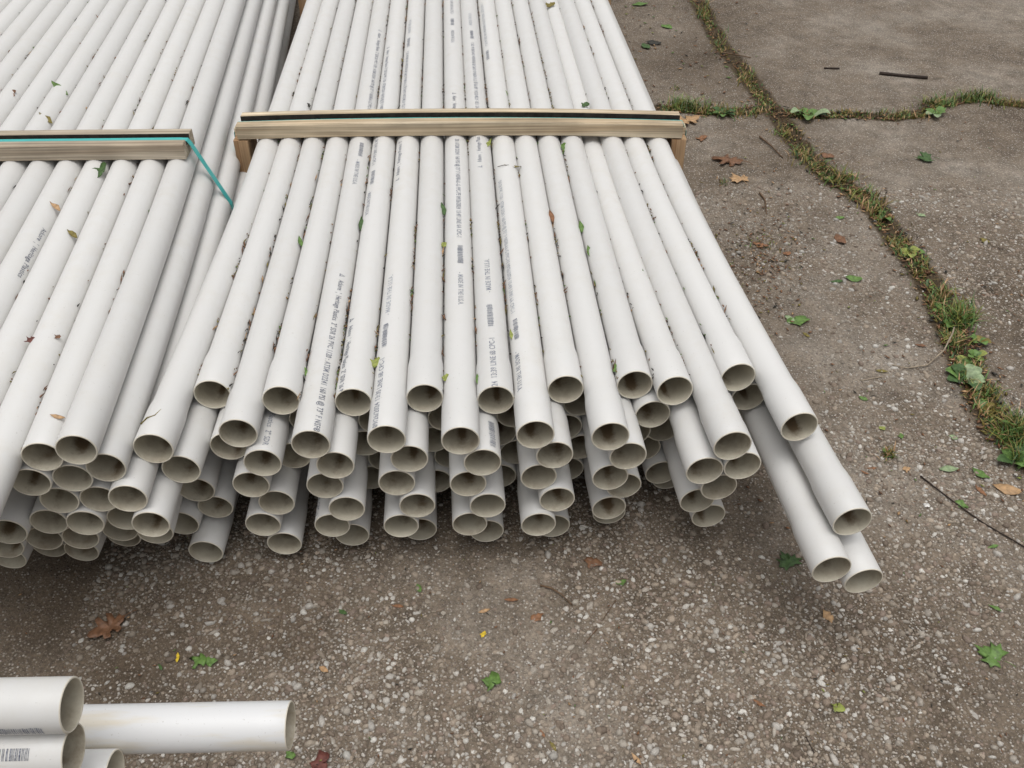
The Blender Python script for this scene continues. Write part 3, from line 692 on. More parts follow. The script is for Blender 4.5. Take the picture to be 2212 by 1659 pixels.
M_GROOVE = plain('shaded_dirty_groove', (0.045, 0.038, 0.032), 0.85, 0.35, 60.0, 0.2)  # groove walls and floor: strap shadow painted into the colour along with dirt
def bearer(name, a, b, mats, parent, width=0.089, height=0.038, groove=0.017, deep=0.017, bow=0.0, n=13, off=0.0):
    """timber from a to b (front lower edge), grooved along the top"""
    a, b = np.array(a), np.array(b); ax = b - a; L = np.linalg.norm(ax); ax = ax / L
    out = np.cross([0, 0, 1], ax); out /= np.linalg.norm(out)
    c = width / 2 + off; e = 0.0025; g0, g1 = c - groove, c + groove
    prof = [(e, 0), (width - e, 0), (width, e), (width, height - e), (width - e, height)]
    if deep: prof += [(g1, height), (g1 - .001, height - deep), (g0 + .001, height - deep), (g0, height)]
    prof += [(e, height), (0, height - e), (0, e)]
    rings = []
    for i in range(n):
        t = i / (n - 1); q = a + ax * L * t; z = bow * (1 - (2 * t - 1) ** 2)
        jig = 0.0008 * math.sin(9 * t + 1.3)
        rings.append(np.array([q + out * (p0 + jig) + np.array([0, 0, p1 + z]) for p0, p1 in prof]))
    loc = tuple(a)
    R = [r - a for r in rings]
    # local frame along x for the grain
    ang = math.atan2(ax[1], ax[0]); ca, sa = math.cos(-ang), math.sin(-ang)
    R = [np.stack([r[:, 0] * ca - r[:, 1] * sa, r[:, 0] * sa + r[:, 1] * ca, r[:, 2]], 1) for r in R]
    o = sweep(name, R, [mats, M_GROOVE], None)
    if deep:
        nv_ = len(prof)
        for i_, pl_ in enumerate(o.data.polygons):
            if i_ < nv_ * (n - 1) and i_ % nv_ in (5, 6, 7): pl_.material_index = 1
    o.rotation_euler = (0, 0, ang)
    if parent is not None:
        o.parent = parent; o.location = a - np.array(parent.location)
    else: o.location = a
    return o, ax, out

def block(name, center, ax, out, sx, sy, z0_, z1_, m, parent):
    c = np.array(center); e = 0.002; R = []
    pr_ = [(-sx + e, -sy), (sx - e, -sy), (sx, -sy + e), (sx, sy - e), (sx - e, sy), (-sx + e, sy), (-sx, sy - e), (-sx, -sy + e)]
    for z in (z0_, z1_): R.append(np.array([ax * p0 + out * p1 + np.array([0, 0, z]) for p0, p1 in pr_]))
    o = sweep(name, R, m); o.parent = parent; o.location = (c[0] - parent.location[0], c[1] - parent.location[1], -parent.location[2])
    return o

def ribbon(name, path, width_dir, w, th, m):
    """strap: a thin band along path, its flat width along width_dir"""
    path = [np.array(q, float) for q in path]; wd = np.array(width_dir, float); wd /= np.linalg.norm(wd); rings = []
    for i, q in enumerate(path):
        a = path[max(0, i - 1)]; b = path[min(len(path) - 1, i + 1)]; t = (b - a) / np.linalg.norm(b - a)
        n = np.cross(t, wd); n /= np.linalg.norm(n)
        rings.append(np.array([q - wd * w / 2, q + wd * w / 2, q + wd * w / 2 + n * th, q - wd * w / 2 + n * th]))
    return sweep(name, rings, m, loc=tuple(path[0]))

def empty(name, loc):
    o = bpy.data.objects.new(name, None); COL.objects.link(o); o.location = loc; return o

zb_m = z0 + R_PIPE
fa, fb = P(513.5, 302, zb_m + 0.0), P(1473, 299, zb_m + 0.0)
fa[2] = fb[2] = zb_m - 0.001
frames = []
def timber_frame(fa, fb, label, bow, first):
    ax = (fb - fa); L = np.linalg.norm(ax); ax /= L; out = np.cross([0, 0, 1], ax)
    root = empty('wooden_cradle', ((fa[0] + fb[0]) / 2, (fa[1] + fb[1]) / 2, 0)); bpy.context.view_layer.update()
    tag(root, label, 'wooden cradle', 'timber frames round the wide stack')
    bearer('top_rail', fa, fb, M_WOODX, root, bow=bow)
    a2, b2 = fa - ax * 0.012, fb + ax * 0.012; a2 = a2.copy(); b2 = b2.copy(); a2[2] = b2[2] = 0.004
    bearer('bottom_rail', a2 + np.array([0, 0, 0.002]), b2 + np.array([0, 0, 0.002]), M_WOODX2, root, height=0.0385, deep=0)
    for sgn, e in ((-1, fa), (1, fb)):
        c = e + ax * sgn * 0.0 + out * 0.0445
        block('post', c + ax * (-sgn) * 0.006, ax, out, 0.019, 0.0445, 0.046, zb_m - 0.0035, M_WOODZ, root)
        block('post_tongue', c + ax * sgn * 0.0075, ax, out, 0.006, 0.016, zb_m - 0.0030, zb_m + 0.017, M_WOODX, root)
    # strap in the groove and down both ends
    mid_out = out * 0.0405
    path = [fa - ax * 0.0135 + mid_out + np.array([0, 0, -0.20]), fa - ax * 0.0152 + mid_out + np.array([0, 0, 0.006]), fa - ax * 0.004 + mid_out + np.array([0, 0, 0.0288])]
    for i in range(11):
        t = i / 10; path.append(fa + ax * L * t + mid_out + np.array([0, 0, 0.0285 + bow * (1 - (2 * t - 1) ** 2)]))
    path += [fb + ax * 0.004 + mid_out + np.array([0, 0, 0.0288]), fb + ax * 0.0152 + mid_out + np.array([0, 0, 0.006]), fb + ax * 0.0135 + mid_out + np.array([0, 0, -0.20])]
    st = ribbon('strap', path, out, 0.019, 0.0009, M_STRAP)
    return root, st, ax, out
fr1, st1, axm, outm = timber_frame(fa, fb, 'pale grooved timber frame clamping the wide leaf-strewn stack', 0.010, True)
tag(st1, 'teal plastic strap sunk in the groove of the pale frame rail', 'strap', 'teal straps')
sh = np.array([D_MID[0], D_MID[1], 0]) * 1.36
fr2, st2, _, _ = timber_frame(fa + sh, fb + sh, 'dark brown frame post between the two stacks at the picture top', 0.010, False)
tag(st2, 'teal strap on the farther timber frame', 'strap', 'teal straps')

# strapped bearer of the taller stack
zbl = zl(0) + R_L
lb, la = P(402, 344, zbl), P(0, 348.5, zbl)
lax = (lb - la); lax[2] = 0; lax /= np.linalg.norm(lax); la = lb - lax * 1.06
la[2] = lb[2] = zbl - 0.001
lr, lax, lout = bearer('timber_bearer', la, lb, M_WOODX2, None, width=0.089, height=0.038, groove=0.017, deep=0.0145, off=-0.002)
tag(lr, 'greyer grooved timber lying across the taller strapped stack', 'timber')
bl_a, bl_b = la.copy() - lax * 0.1, lb + lax * 0.14; bl_a[2] = bl_b[2] = 0.004
lr2, _, _ = bearer('timber_bearer', bl_a, bl_b, M_WOODX2, None, height=0.053, deep=0)
tag(lr2, 'timber bearer on the ground under the taller strapped stack', 'timber')
fy = bl_a + np.array([D_LEFT[0], D_LEFT[1], 0]) * 2.6; fy2 = bl_b + np.array([D_LEFT[0], D_LEFT[1], 0]) * 2.6
lr3, _, _ = bearer('timber_bearer', fy, fy2, M_WOODX2, None, height=0.053, deep=0)
tag(lr3, 'second timber bearer farther back under the taller strapped stack', 'timber')
gm = lout * 0.0375
zs = 0.0335
pt = [la + gm + np.array([0, 0, zs]), lb + gm - lax * 0.5 + np.array([0, 0, zs]), lb + gm - lax * 0.02 + np.array([0, 0, zs]), lb + gm + lax * 0.001 + np.array([0, 0, zs - .001]),
      lb + gm + lax * 0.007 + np.array([0, 0, zs - 0.012])]
s_top = pt[-1]
def on_ray_at_y(u, v, y):
    a, b = P(u, v, 0.0), P(u, v, 0.5); t = (y - a[1]) / (b[1] - a[1]); return a + (b - a) * t
endp = on_ray_at_y(495, 452, s_top[1])
for t in np.linspace(0.1, 1.0, 12):
    q = s_top + (endp - s_top) * t
    for _ in range(6):
        for (r_, k_0), pp in left.items():
            if r_ > 2: continue
            c = pp.T + pp.d * ((q[1] - pp.T[1]) / pp.d[1]); dv = (q - c)[[0, 2]]; dd = math.hypot(*dv)
            if dd < R_L + .0022 and dd > 1e-6: k_ = (R_L + .0022 - dd) / dd; q = q + np.array([dv[0] * k_, 0, dv[1] * k_])
    pt.append(q)
# pull it taut over the pipes: upper hull in the plane of the strap
head, seg_ = pt[:5], pt[4:]; hull = []
for q in sorted(seg_, key=lambda q: q[0]):
    while len(hull) >= 2 and (hull[-1][0] - hull[-2][0]) * (q[2] - hull[-2][2]) - (hull[-1][2] - hull[-2][2]) * (q[0] - hull[-2][0]) >= 0: hull.pop()
    hull.append(q)
pt = head[:4] + hull
endp = pt[-1]
pt.append(endp + np.array([0.004, 0, -0.06])); pt.append(endp + np.array([0.002, 0, -0.12]))
st3 = ribbon('strap', pt, lout, 0.018, 0.0009, M_STRAP)
tag(st3, 'bright teal strap slanting off the end of the grey bearer', 'strap', 'teal straps')
# spacers and bearers of the crosswise stack, out of the picture
for xx, z, h, lab in ((-1.25, 0.004, 0.041, 'bearer on the ground under the crosswise pipes'), (-1.25, zc0 + R_PIPE, 0.0405, 'spacer between the two crosswise pipe layers'),
                      (-4.6, 0.004, 0.041, 'far bearer on the ground under the crosswise pipes'), (-4.6, zc0 + R_PIPE, 0.0405, 'far spacer between the two crosswise pipe layers')):
    yc = on_line(Lq[1], xx)
    o, _, _ = bearer('timber_bearer', np.array([xx, yc - 0.30, z]), np.array([xx, yc + (0.06 if z < .1 else 0.02), z]), M_WOODX2, None, height=h, deep=0)
    tag(o, 'timber ' + lab, 'timber')

# ------------------------------------------------------------------ leaves, twigs, weeds
def outline(kind, r):
    if kind == 'maple':
        pts = [(0, -.1), (.12, -.08), (.42, -.22), (.36, .0), (.62, .12), (.45, .22), (.52, .46), (.26, .36), (.2, .62), (.1, .58), (0, .95), (-.1, .6), (-.22, .64), (-.26, .36), (-.5, .5), (-.44, .22), (-.6, .1),
               (-.36, .0), (-.4, -.2), (-.12, -.08)]
    elif kind == 'oak':
        pts = [(0, -.5), (.07, -.42), (.2, -.38), (.16, -.22), (.36, -.2), (.40, -.06), (.18, .02), (.2, .12), (.48, .2), (.44, .34), (.2, .32), (.22, .5), (.12, .68), (0, .74), (-.14, .66), (-.2, .48), (-.18, .32),
               (-.46, .36), (-.48, .2), (-.2, .12), (-.18, .0), (-.4, -.04), (-.36, -.2), (-.16, -.22), (-.2, -.36), (-.06, -.42)]
    elif kind == 'torn':
        n = 19; lob = r.uniform(0, 6.3); pts = [((.62 + .2 * math.cos(3 * (i * 2 * math.pi / n) + lob) + .3 * (r.random() - .4)) * .52 * math.cos(i * 2 * math.pi / n), (.62 + .25 * math.cos(2 * (i * 2 * math.pi / n) + lob) + .3 * (r.random() - .4)) * .66 * math.sin(i * 2 * math.pi / n)) for i in range(n)]
    elif kind == 'curl':
        pts = [(0, -.6), (.1, -.4), (.2, -.1), (.16, .2), (.05, .5), (0, .65), (-.07, .5), (-.15, .2), (-.18, -.1), (-.1, -.4)]
    else:
        pts = [(0, -.55), (.14, -.42), (.27, -.15), (.29, .1), (.2, .34), (.08, .52), (0, .62), (-.09, .5), (-.22, .33), (-.3, .08), (-.26, -.18), (-.13, -.43)]
    return [(x * r.uniform(.88, 1.1), y * r.uniform(.9, 1.08)) for x, y in pts]

def leaf_geo(kind, size, bend, fold, seed, stem=0.0):
    r = random.Random(seed); o = outline(kind, r); n = len(o)
    cx, cy = sum(p[0] for p in o) / n * .3, sum(p[1] for p in o) / n
    def lift(x, y): return fold * abs(x) + bend * (y * y) + 0.05 * math.sin(5 * x + seed) * math.cos(4 * y + seed) + 0.03 * math.sin(13 * x + 2 * seed) * math.sin(11 * y)
    top = [(cx, cy, lift(cx, cy))]
    for f_ in (0.5, 1.0): top += [(cx + (x - cx) * f_, cy + (y - cy) * f_, lift(cx + (x - cx) * f_, cy + (y - cy) * f_) + (r.uniform(-.03, .05) if f_ == 1 else 0)) for x, y in o]
    m = len(top); V = top + [(x, y, z - .012) for x, y, z in top]; Fc = []
    for i in range(n):
        j = (i + 1) % n
        Fc += [(0, 1 + i, 1 + j), (1 + i, 1 + n + i, 1 + n + j, 1 + j)]
        Fc += [(m, m + 1 + j, m + 1 + i), (m + 1 + j, m + 1 + n + j, m + 1 + n + i, m + 1 + i)]
        Fc.append((1 + n + i, m + 1 + n + i, m + 1 + n + j, 1 + n + j))
    zmin = min(q[2] for q in V)
    V = [(x * size, y * size, (z - zmin) * size) for x, y, z in V]
    if stem:
        k = len(V); w = .012 * size; y0 = min(p[1] for p in o) * size; st = []
        for i in range(4):
            t = i / 3; st.append((0.12 * stem * size * t * t, y0 - stem * size * t + .03 * size, (lift(0, -.5) - zmin) * size * (1 - t) + .012 * size + .06 * size * math.sin(3 * t)))
        for (x, y, z) in st: V += [(x - w, y, z), (x + w, y, z), (x, y, z + 1.6 * w)]
        for i in range(3):
            for a in range(3):
                b_ = (a + 1) % 3; Fc.append((k + 3 * i + a, k + 3 * i + b_, k + 3 * i + 3 + b_, k + 3 * i + 3 + a))
    return V, Fc

def leaf(u, v, size, rot, color, label, kind='leaf', bend=.25, fold=.25, z=None, tilt=(0, 0), stem=0.0, name='leaf', cat='leaf', seed=None, group='leaves fallen on the paving'):
    seed = seed if seed is not None else int(u * 7 + v * 3)
    V, Fc = leaf_geo(kind, size, bend, fold, seed, stem)
    q = P(u, v, 0.004 if z is None else z)
    zz = float(ground_z(q[0], q[1])) + 0.0015 if z is None else z
    o = mesh_obj(name, V, Fc, M_LEAF[color], smooth=True)
    o.location = (q[0], q[1], zz); o.rotation_euler = (tilt[0], tilt[1], rot)
    return tag(o, label, cat, group)

def tube(name, pts, r, m, label, cat, group=None, taper=0.5):
    pts = [np.array(q, float) for q in pts]; fine = []
    for i in range(len(pts) - 1):
        for t in (0, .34, .67): fine.append(pts[i] * (1 - t) + pts[i + 1] * t)
    fine.append(pts[-1]); rings = []
    rr = random.Random(len(pts) * 7 + int(pts[0][0] * 1000))
    for i, q in enumerate(fine):
        a, b = fine[max(0, i - 1)], fine[min(len(fine) - 1, i + 1)]; t = (b - a) / np.linalg.norm(b - a)
        s = np.cross(t, [0, 0, 1]); s /= np.linalg.norm(s); w = np.cross(s, t); rad = r * (1 - (1 - taper) * i / (len(fine) - 1)) * rr.uniform(.85, 1.15)
        rings.append(np.array([q + rad * (math.cos(k * 2 * math.pi / 6) * s + math.sin(k * 2 * math.pi / 6) * w) for k in range(6)]))
    o = sweep(name, rings, m, loc=tuple(pts[0]))
    o.data.polygons.foreach_set('use_smooth', np.ones(len(o.data.polygons), dtype=bool))
    return tag(o, label, cat, group)
def gp(u, v, h=0.003):
    q = P(u, v, 0); return np.array([q[0], q[1], float(ground_z(q[0], q[1])) + h])

LEAVES = [
    (428, 1426, .040, 0.5, 'green', 'torn green maple leaf piece on the dark stain', 'torn'), (455, 1428, .026, 1.9, 'green', 'smaller green scrap touching the torn maple piece', 'torn'),
    (383, 1420, .020, 0.2, 'yellow', 'curled yellow leaf scrap beside the torn green piece', 'curl'), (346, 1440, .014, 0.7, 'dark', 'tiny dark green sprig on the dark stain', 'curl'),
    (240, 1352, .058, 2.3, 'brown', 'brown lobed oak leaf lying on the dark stain', 'oak'), (700, 1446, .018, 1.0, 'tan', 'orange tan leaf chip at the edge of the dark stain', 'leaf'),
    (1060, 1474, .046, 0.3, 'green', 'bright green torn leaf alone on pale gravel below the stacks', 'torn'), (1043, 1372, .016, 0, 'yellow', 'bright yellow petal scrap on pale gravel', 'torn'),
    (905, 1272, .020, 0.4, 'green', 'small green leaf on gravel under the middle pipe mouths', 'leaf'), (741, 1322, .017, 1.0, 'dark', 'small dark green leaf on gravel by the stain edge', 'leaf'),
    (625, 1632, .022, 0.2, 'green', 'square green leaf scrap under the mouth of the stained pipe', 'torn'), (1280, 1216, .034, 1.2, 'brown', 'dark brown leaf in the shade under the pipe mouths', 'torn'),
    (1710, 1218, .045, 0.4, 'dark', 'dark green leaf tucked beside the lowest protruding pipe', 'maple'), (2156, 1422, .050, 0.9, 'green', 'green maple leaf near the picture edge on gravel', 'maple'),
    (1808, 1530, .028, 0.2, 'lime', 'lime green withered sprig on open gravel', 'torn'), (1342, 1258, .020, 2.0, 'green', 'green leaf scrap on gravel below the splayed pipes', 'torn'),
    (2078, 1090, .030, 1.1, 'green', 'green leaf beside the thin dark stick', 'torn'), (2051, 1012, .036, 1.5, 'pale', 'pale green leaf lying face down near the mossy crack', 'leaf'),
    (2120, 1024, .036, 0.6, 'green', 'broad green leaf at the edge of the mossy crack', 'leaf'), (1947, 940, .018, 0.2, 'green', 'small green leaf between pipe mouth and mossy crack', 'torn'),
    (1866, 858, .020, 0.9, 'green', 'green leaf scrap beside the uppermost protruding pipe', 'leaf'), (1908, 922, .020, 2.4, 'lime', 'yellowish green leaf scrap above the withered tuft', 'torn'),
    (2062, 943, .022, 1.3, 'pale', 'pale folded leaf scrap near the mossy crack', 'torn'), (1722, 694, .058, 1.4, 'green', 'large fresh green leaf beside the outermost pipe', 'torn'),
    (1706, 688, .034, 0.4, 'pale', 'pale underside leaf flap against the large green leaf', 'leaf'), (1815, 518, .052, 0.2, 'brown', 'upturned brown leaf on bare ground near the crack', 'leaf'),
    (1845, 601, .044, 1.3, 'green', 'green leaf beside the crack above the outermost pipe', 'leaf'), (1808, 606, .032, 1.6, 'dark', 'dark green leaf short of the bright one by the crack', 'curl'),
    (2008, 343, .060, 1.5, 'dark', 'isolated dark green leaf on the slab beyond the crack', 'maple'), (1822, 405, .040, 0.4, 'green', 'green leaf standing in the mossy crack', 'leaf'),
    (1838, 378, .030, 0.5, 'tan', 'tan dry leaf in the mossy crack', 'curl'), (1785, 340, .050, 0.8, 'brown', 'brown leaf against the mossy crack', 'torn'),
    (1578, 350, .085, 1.2, 'brown', 'crumpled brown leaf beside the end of the frame rail', 'oak'), (1600, 392, .060, 0.4, 'tan', 'tan dry leaf below the crumpled brown one', 'maple'),
    (1487, 262, .090, 1.9, 'tan', 'curled tan oak leaf behind the frame rail end', 'oak'), (1412, 93, .060, 1.3, 'black', 'black rotted leaf beside the far pipes', 'torn'),
    (1395, 101, .060, 0.3, 'dark', 'dark green leaf next to the black rotted leaf', 'leaf'), (1440, 58, .055, 0.8, 'green', 'green leaf on the ground beside the far pipes', 'leaf'),
    (1384, 8, .070, 1.7, 'green', 'green leaf at the picture top beside the far pipes', 'leaf'), (2128, 520, .030, 0.7, 'olive', 'olive leaf scrap on the slab beyond the crack', 'torn'),
    (1990, 463, .028, 0.7, 'pale', 'pale green leaf scrap on the slab edge beyond the crack', 'leaf'), (1815, 470, .026, 1.6, 'green', 'small green leaf between the brown leaf and crack', 'leaf'),
    (1160, 1335, .022, 2.2, 'rust', 'rust coloured leaf chip on pale gravel', 'torn'), (1046, 1322, .020, 1.9, 'tan', 'slim tan leaf chip on pale gravel', 'curl'),
    (1105, 1298, .022, 1.5, 'rust', 'rusty curled leaf scrap below the long twig', 'curl'), (1788, 1330, .026, 0.3, 'tan', 'tan leaf chip below the lowest protruding pipe', 'torn'),
    (1640, 1520, .020, 0.9, 'rust', 'rust leaf chip on gravel below the protruding pipes', 'curl'), (860, 1310, .020, 1.4, 'rust', 'orange brown leaf chip on gravel below middle pipes', 'curl'),
    (2150, 1312, .022, .8, 'green', 'green leaf sprig on gravel at the picture edge', 'curl'), (2146, 1180, .022, 1.8, 'green', 'green leaf scrap at the end of the thin dark stick', 'curl'),
    (1958, 1012, .022, 0.6, 'tan', 'tan leaf chip near the pale green leaf', 'torn'), (1870, 1020, .016, .9, 'rust', 'rust leaf chip beside the protruding pipes', 'curl'),
    (1905, 800, .026, 1.3, 'olive', 'olive leaf under the curved vine', 'curl'), (2000, 1090, .018, .4, 'white', 'white downy feather tuft on the gravel', 'torn'),
    (1375, 1640, .02, .6, 'tan', 'tan chip at the bottom edge of the gravel', 'curl'), (1885, 1010, .02, 1.6, 'rust', 'second rust leaf chip by the protruding pipes', 'curl'),
    (1172, 1585, .014, .5, 'rust', 'small orange chip on bottom gravel', 'curl'), (1195, 1612, .018, .5, 'olive', 'olive sprig on bottom gravel', 'curl'),
    (1700, 548, .03, .5, 'rust', 'rust leaf mulch chip by the outermost pipe', 'torn'), (1642, 530, .04, 1.1, 'rust', 'rust leaf mulch patch by the outermost pipe', 'torn'),
    (1742, 722, .022, .5, 'olive', 'olive leaf curl below the large fresh green leaf', 'curl'), (1990, 745, .025, 1.2, 'brown', 'brown leaf at the near side of the mossy crack', 'curl'),
    (1515, 300, .05, .3, 'rust', 'rust leaf on the ground behind the frame post', 'torn'), (2178, 1056, .05, 1.1, 'tan', 'tan dry leaf in the crack at the picture edge', 'leaf'),
    (2120, 1060, .03, 0.3, 'rust', 'rust dry leaf just before the tan one', 'curl'),
]
for (u, v, size, rot, colr, lab, kind) in LEAVES: leaf(u, v, size, rot, colr, lab, kind, bend=random.uniform(.02, .28), fold=random.uniform(.0, .22), stem=0.4 if kind in ('maple', 'oak') else 0)
leaf(694, 1650, .040, .4, 'maroon', 'dark red leaf cut by the bottom edge beside the stained pipe', 'torn', bend=.1, fold=.1)

# leaves lying on the pipes
def pipe_leaf(u, v, z, size, rot, colr, lab, kind='leaf', tilt=(0.3, 0), stem=0.0, fold=.3):
    return leaf(u, v, size, rot, colr, lab, kind, bend=.2, fold=fold, z=z, tilt=tilt, stem=stem, group='leaves fallen on the pipes')
zT, zL = z0 + 0.022, zl(0) + 0.022
for a in [(1222, 322, zT, .040, 0.2, 'green', 'green leaf standing in a seam just below the frame rail', 'leaf'), (1055, 312, zT + .01, .034, -.4, 'lime', 'lime leaf scrap tucked under the frame rail', 'curl'),
          (1108, 362, zT + .008, .040, 1.9, 'olive', 'curled olive leaf with a thin arched stem on the pipes', 'curl'), (1191, 470, zT, .036, .15, 'rust', 'rusty husk upright in a pipe seam', 'curl'),
          (809, 785, zT, .036, .2, 'lime', 'lime bud cluster in a seam near the pipe mouths', 'torn'), (957, 455, zT, .036, .2, 'dark', 'dark green leaf wedged in a seam of the wide stack', 'curl'),
          (957, 531, zT, .022, .9, 'lime', 'small lime leaf wedged below the dark green seam leaf', 'torn'), (781, 486, zT, .036, .05, 'dark', 'slim dark leaf in a seam beside the printed pipes', 'curl'),
          (649, 524, zT, .028, .3, 'green', 'slim green leaf in a seam of the wide stack', 'curl'), (1255, 492, zT, .032, .1, 'green', 'green leaf sliver in a seam towards the open edge', 'curl'),
          (1272, 545, zT, .030, .1, 'green', 'second green sliver lower in the open edge seam', 'curl'), (1392, 597, zT, .026, .2, 'green', 'green sprig in the dark seam of the splayed pipes', 'curl'),
          (1187, 12, zT, .044, .2, 'olive', 'mossy olive tuft in a seam at the picture top', 'torn'), (658, 803, zT, .026, .5, 'green', 'green leaf sliver beside a pipe mouth', 'curl'),
          (962, 818, zT, .020, .3, 'lime', 'lime scrap in a seam above a pipe mouth', 'torn'), (1032, 822, zT, .022, .1, 'green', 'green scrap in a seam near the printed mouth', 'curl'),
          (1334, 801, zT, .022, .3, 'green', 'green scrap above the paired pipe mouths', 'torn'), (1104, 724, zT, .020, .1, 'lime', 'lime scrap beside a faded barcode', 'curl'),
          (130, 195, zL, .060, .9, 'green', 'green leaf standing on the taller stack', 'curl'), (100, 258, zL, .045, .9, 'olive', 'olive leaf curl on the taller stack above its bearer', 'curl'),
          (217, 372, zL, .048, .1, 'dark', 'serrated dark green leaf just below the grey bearer', 'torn'), (157, 508, zL, .030, .9, 'olive', 'olive twist of leaf on the taller stack', 'curl'),
          (25, 205, zL, .035, .4, 'brown', 'brown husk in a seam of the taller stack at the picture edge', 'torn'), (65, 735, zL, .022, .4, 'maroon', 'dark maroon husk in a seam of the taller stack', 'torn'),
          (120, 448, zL + .004, .030, .9, 'tan', 'tan spidery husk on the taller stack', 'curl'), (124, 728 - 0, zL, .014, .5, 'brown', 'small brown bud in a seam of the taller stack', 'torn'),
          (125, 902, zL, .022, 1.5, 'tan', 'tan wisp beside the topmost mouth of the taller stack', 'curl'), (1092, 203, zT, .030, .2, 'green', 'green sprout in a seam above the frame rail', 'curl'),
          (1263, 228, zT, .030, .3, 'dark', 'dark moss tuft in a seam above the frame rail', 'torn'), (665, 228, zT, .020, .5, 'black', 'black round bud against the frame rail', 'torn')]:
    lf = pipe_leaf(*a)
    if a[6].startswith('curled olive'): curled = lf

# twigs
TW = 'twigs on the paving'
tube('twig', [gp(1167, 1270, .004), gp(1190, 1277, .006), gp(1212, 1290, .006), gp(1236, 1312, .003)], .0022, M_TWIG, 'curved brown twig on gravel below the pipe mouths', 'twig', TW)
tube('stick', [gp(1899, 161, .006), gp(1950, 166, .006), gp(2003, 170, .006)], .0065, M_TWIGD, 'straight dark stick on the slab beyond the crack', 'stick', TW, .9)
tube('stick', [gp(1780, 149, .004), gp(1813, 150, .004)], .004, M_TWIGD, 'short dark stick on the far slab', 'stick', TW, .8)
tube('twig', [gp(1988, 1030, .003), gp(2050, 1080, .004), gp(2120, 1130, .003), gp(2215, 1185, .003)], .0018, M_TWIGD, 'long thin dark stick running off the picture edge', 'stick', TW, .8)
tube('vine', [gp(2058, 716, .03), gp(2050, 740, .028), gp(2035, 768, .016), gp(2002, 792, .006), gp(1960, 797, .004), gp(1920, 788, .003)], .0022, M_TWIGL, 'pale curved vine stem reaching out of the mossy crack', 'twig', TW, .6)
tube('twig', [gp(1640, 420, .004), gp(1652, 436, .004), gp(1655, 466, .003)], .0032, M_TWIG, 'short bent twig below the crack junction', 'twig', TW)
tube('twig', [gp(1640, 300, .006), gp(1665, 322, .008), gp(1690, 345, .004)], .0035, M_TWIG, 'twig slanting across the crack junction', 'twig', TW)
tube('twig', [gp(1290, 1362, .003), gp(1275, 1380, .003), gp(1262, 1396, .003)], .0014, M_TWIG, 'thin reddish twig on pale gravel', 'twig', TW)
tube('twig', [gp(1555, 118, .006), gp(1590, 124, .012), gp(1622, 127, .006)], .0035, M_TWIG, 'twig lying across the far crack', 'twig', TW)
tube('twig', [gp(1905, 815, .003), gp(1860, 822, .003), gp(1888, 840, .003)], .0012, M_TWIGL, 'hair-thin looped stem beside the vine', 'twig', TW)
tube('twig', [gp(1330, 1300, .003), gp(1300, 1345, .003)], .0011, M_TWIG, 'faint straight twig on gravel under the middle mouths', 'twig', TW)
tube('twig', [gp(1740, 1595, .002), gp(1752, 1620, .003), gp(1757, 1628, .002)], .0015, M_TWIGD, 'short dark twig near the picture bottom', 'twig', TW)
arch = [P(1075, 360, z0 + .034), P(1086, 357, z0 + .042), P(1099, 356, z0 + .040)]
stem_o = tube('stem', arch, .0008, M_TWIGD, None, None); bpy.context.view_layer.update()
stem_o.parent = curled; stem_o.matrix_parent_inverse = curled.matrix_world.inverted()

zk = mid[(0, 0)].E[2] + 0.031
tube('catkin', [P(304, 916, zk - .008), P(318, 902, zk), P(334, 897, zk + .0015), P(348, 884, zk)], .0013, M_LEAF['olive'], 'dry squiggly catkin on the flared mouth beside the taller stack', 'catkin')
# countless crumbs in the seams between the pipes
def crumbs(name, pipes, label, count, zoff):
    V, Fc, mi = [], [], []; mats = [M_LEAF[k] for k in ('brown', 'olive', 'black', 'tan', 'green', 'rust')]
    r = random.Random(5)
    keys = sorted(k for (rr, k) in pipes if rr == 0)
    for a, b in zip(keys[:-1], keys[1:]):
        pa, pb = pipes[(0, a)], pipes[(0, b)]
        dens = r.uniform(.35, 1.6); clumps = [(r.random() ** 1.2 * 2.6, r.uniform(.012, .06)) for _ in range(9)]
        for i in range(int(count * dens)):
            # bunched along the seam
            c0 = r.random(); s = (c0 ** 1.2) * 2.6 + r.choice([0, 0, .02, .05]) * r.random()
            if r.random() < .68: cc = r.choice(clumps); s = abs(r.gauss(cc[0], cc[1]))
            y = max(pa.E[1], pb.E[1]) + s
            A, B = pa.at(y - pa.E[1]), pb.at(y - pb.E[1])
            gap = np.linalg.norm((B - A)[[0, 2]])
            q = (A + B) / 2 + np.array([r.uniform(-.002, .002), 0, zoff + r.uniform(-.004, .006)])
            L = r.choice([.002, .003, .004, .005, .007, .014]) * r.uniform(.7, 1.3); w = r.uniform(.0010, .0024)
            an = r.gauss(0, .35); dx, dy = math.sin(an) * L, math.cos(an) * L; dz = r.uniform(-.2, .5) * L
            k = len(V)
            V += [q + np.array([-dx, -dy, -dz]), q + np.array([w, 0, .0008]), q + np.array([dx, dy, dz]), q + np.array([-w, 0, .0008]), q + np.array([0, 0, w * 1.3])]
            Fc += [(k, k + 1, k + 4), (k + 1, k + 2, k + 4), (k + 2, k + 3, k + 4), (k + 3, k, k + 4), (k, k + 3, k + 1), (k + 3, k + 2, k + 1)]
            mi += [r.choices(range(6), [4, 3, 4, 1, 1.2, 1.2])[0]] * 6
    o = big_mesh(name, np.array(V), np.array(Fc), mats, midx=mi, smooth=False)
    return tag(o, label, 'leaf litter', kind='stuff')
crumbs('seam_litter', mid, 'crumbs of leaves and husks caught in the pipe seams of the wide stack', 95, 0.0105)
crumbs('seam_litter', left, 'dark crumbs caught in the pipe seams of the taller stack', 32, 0.0105)

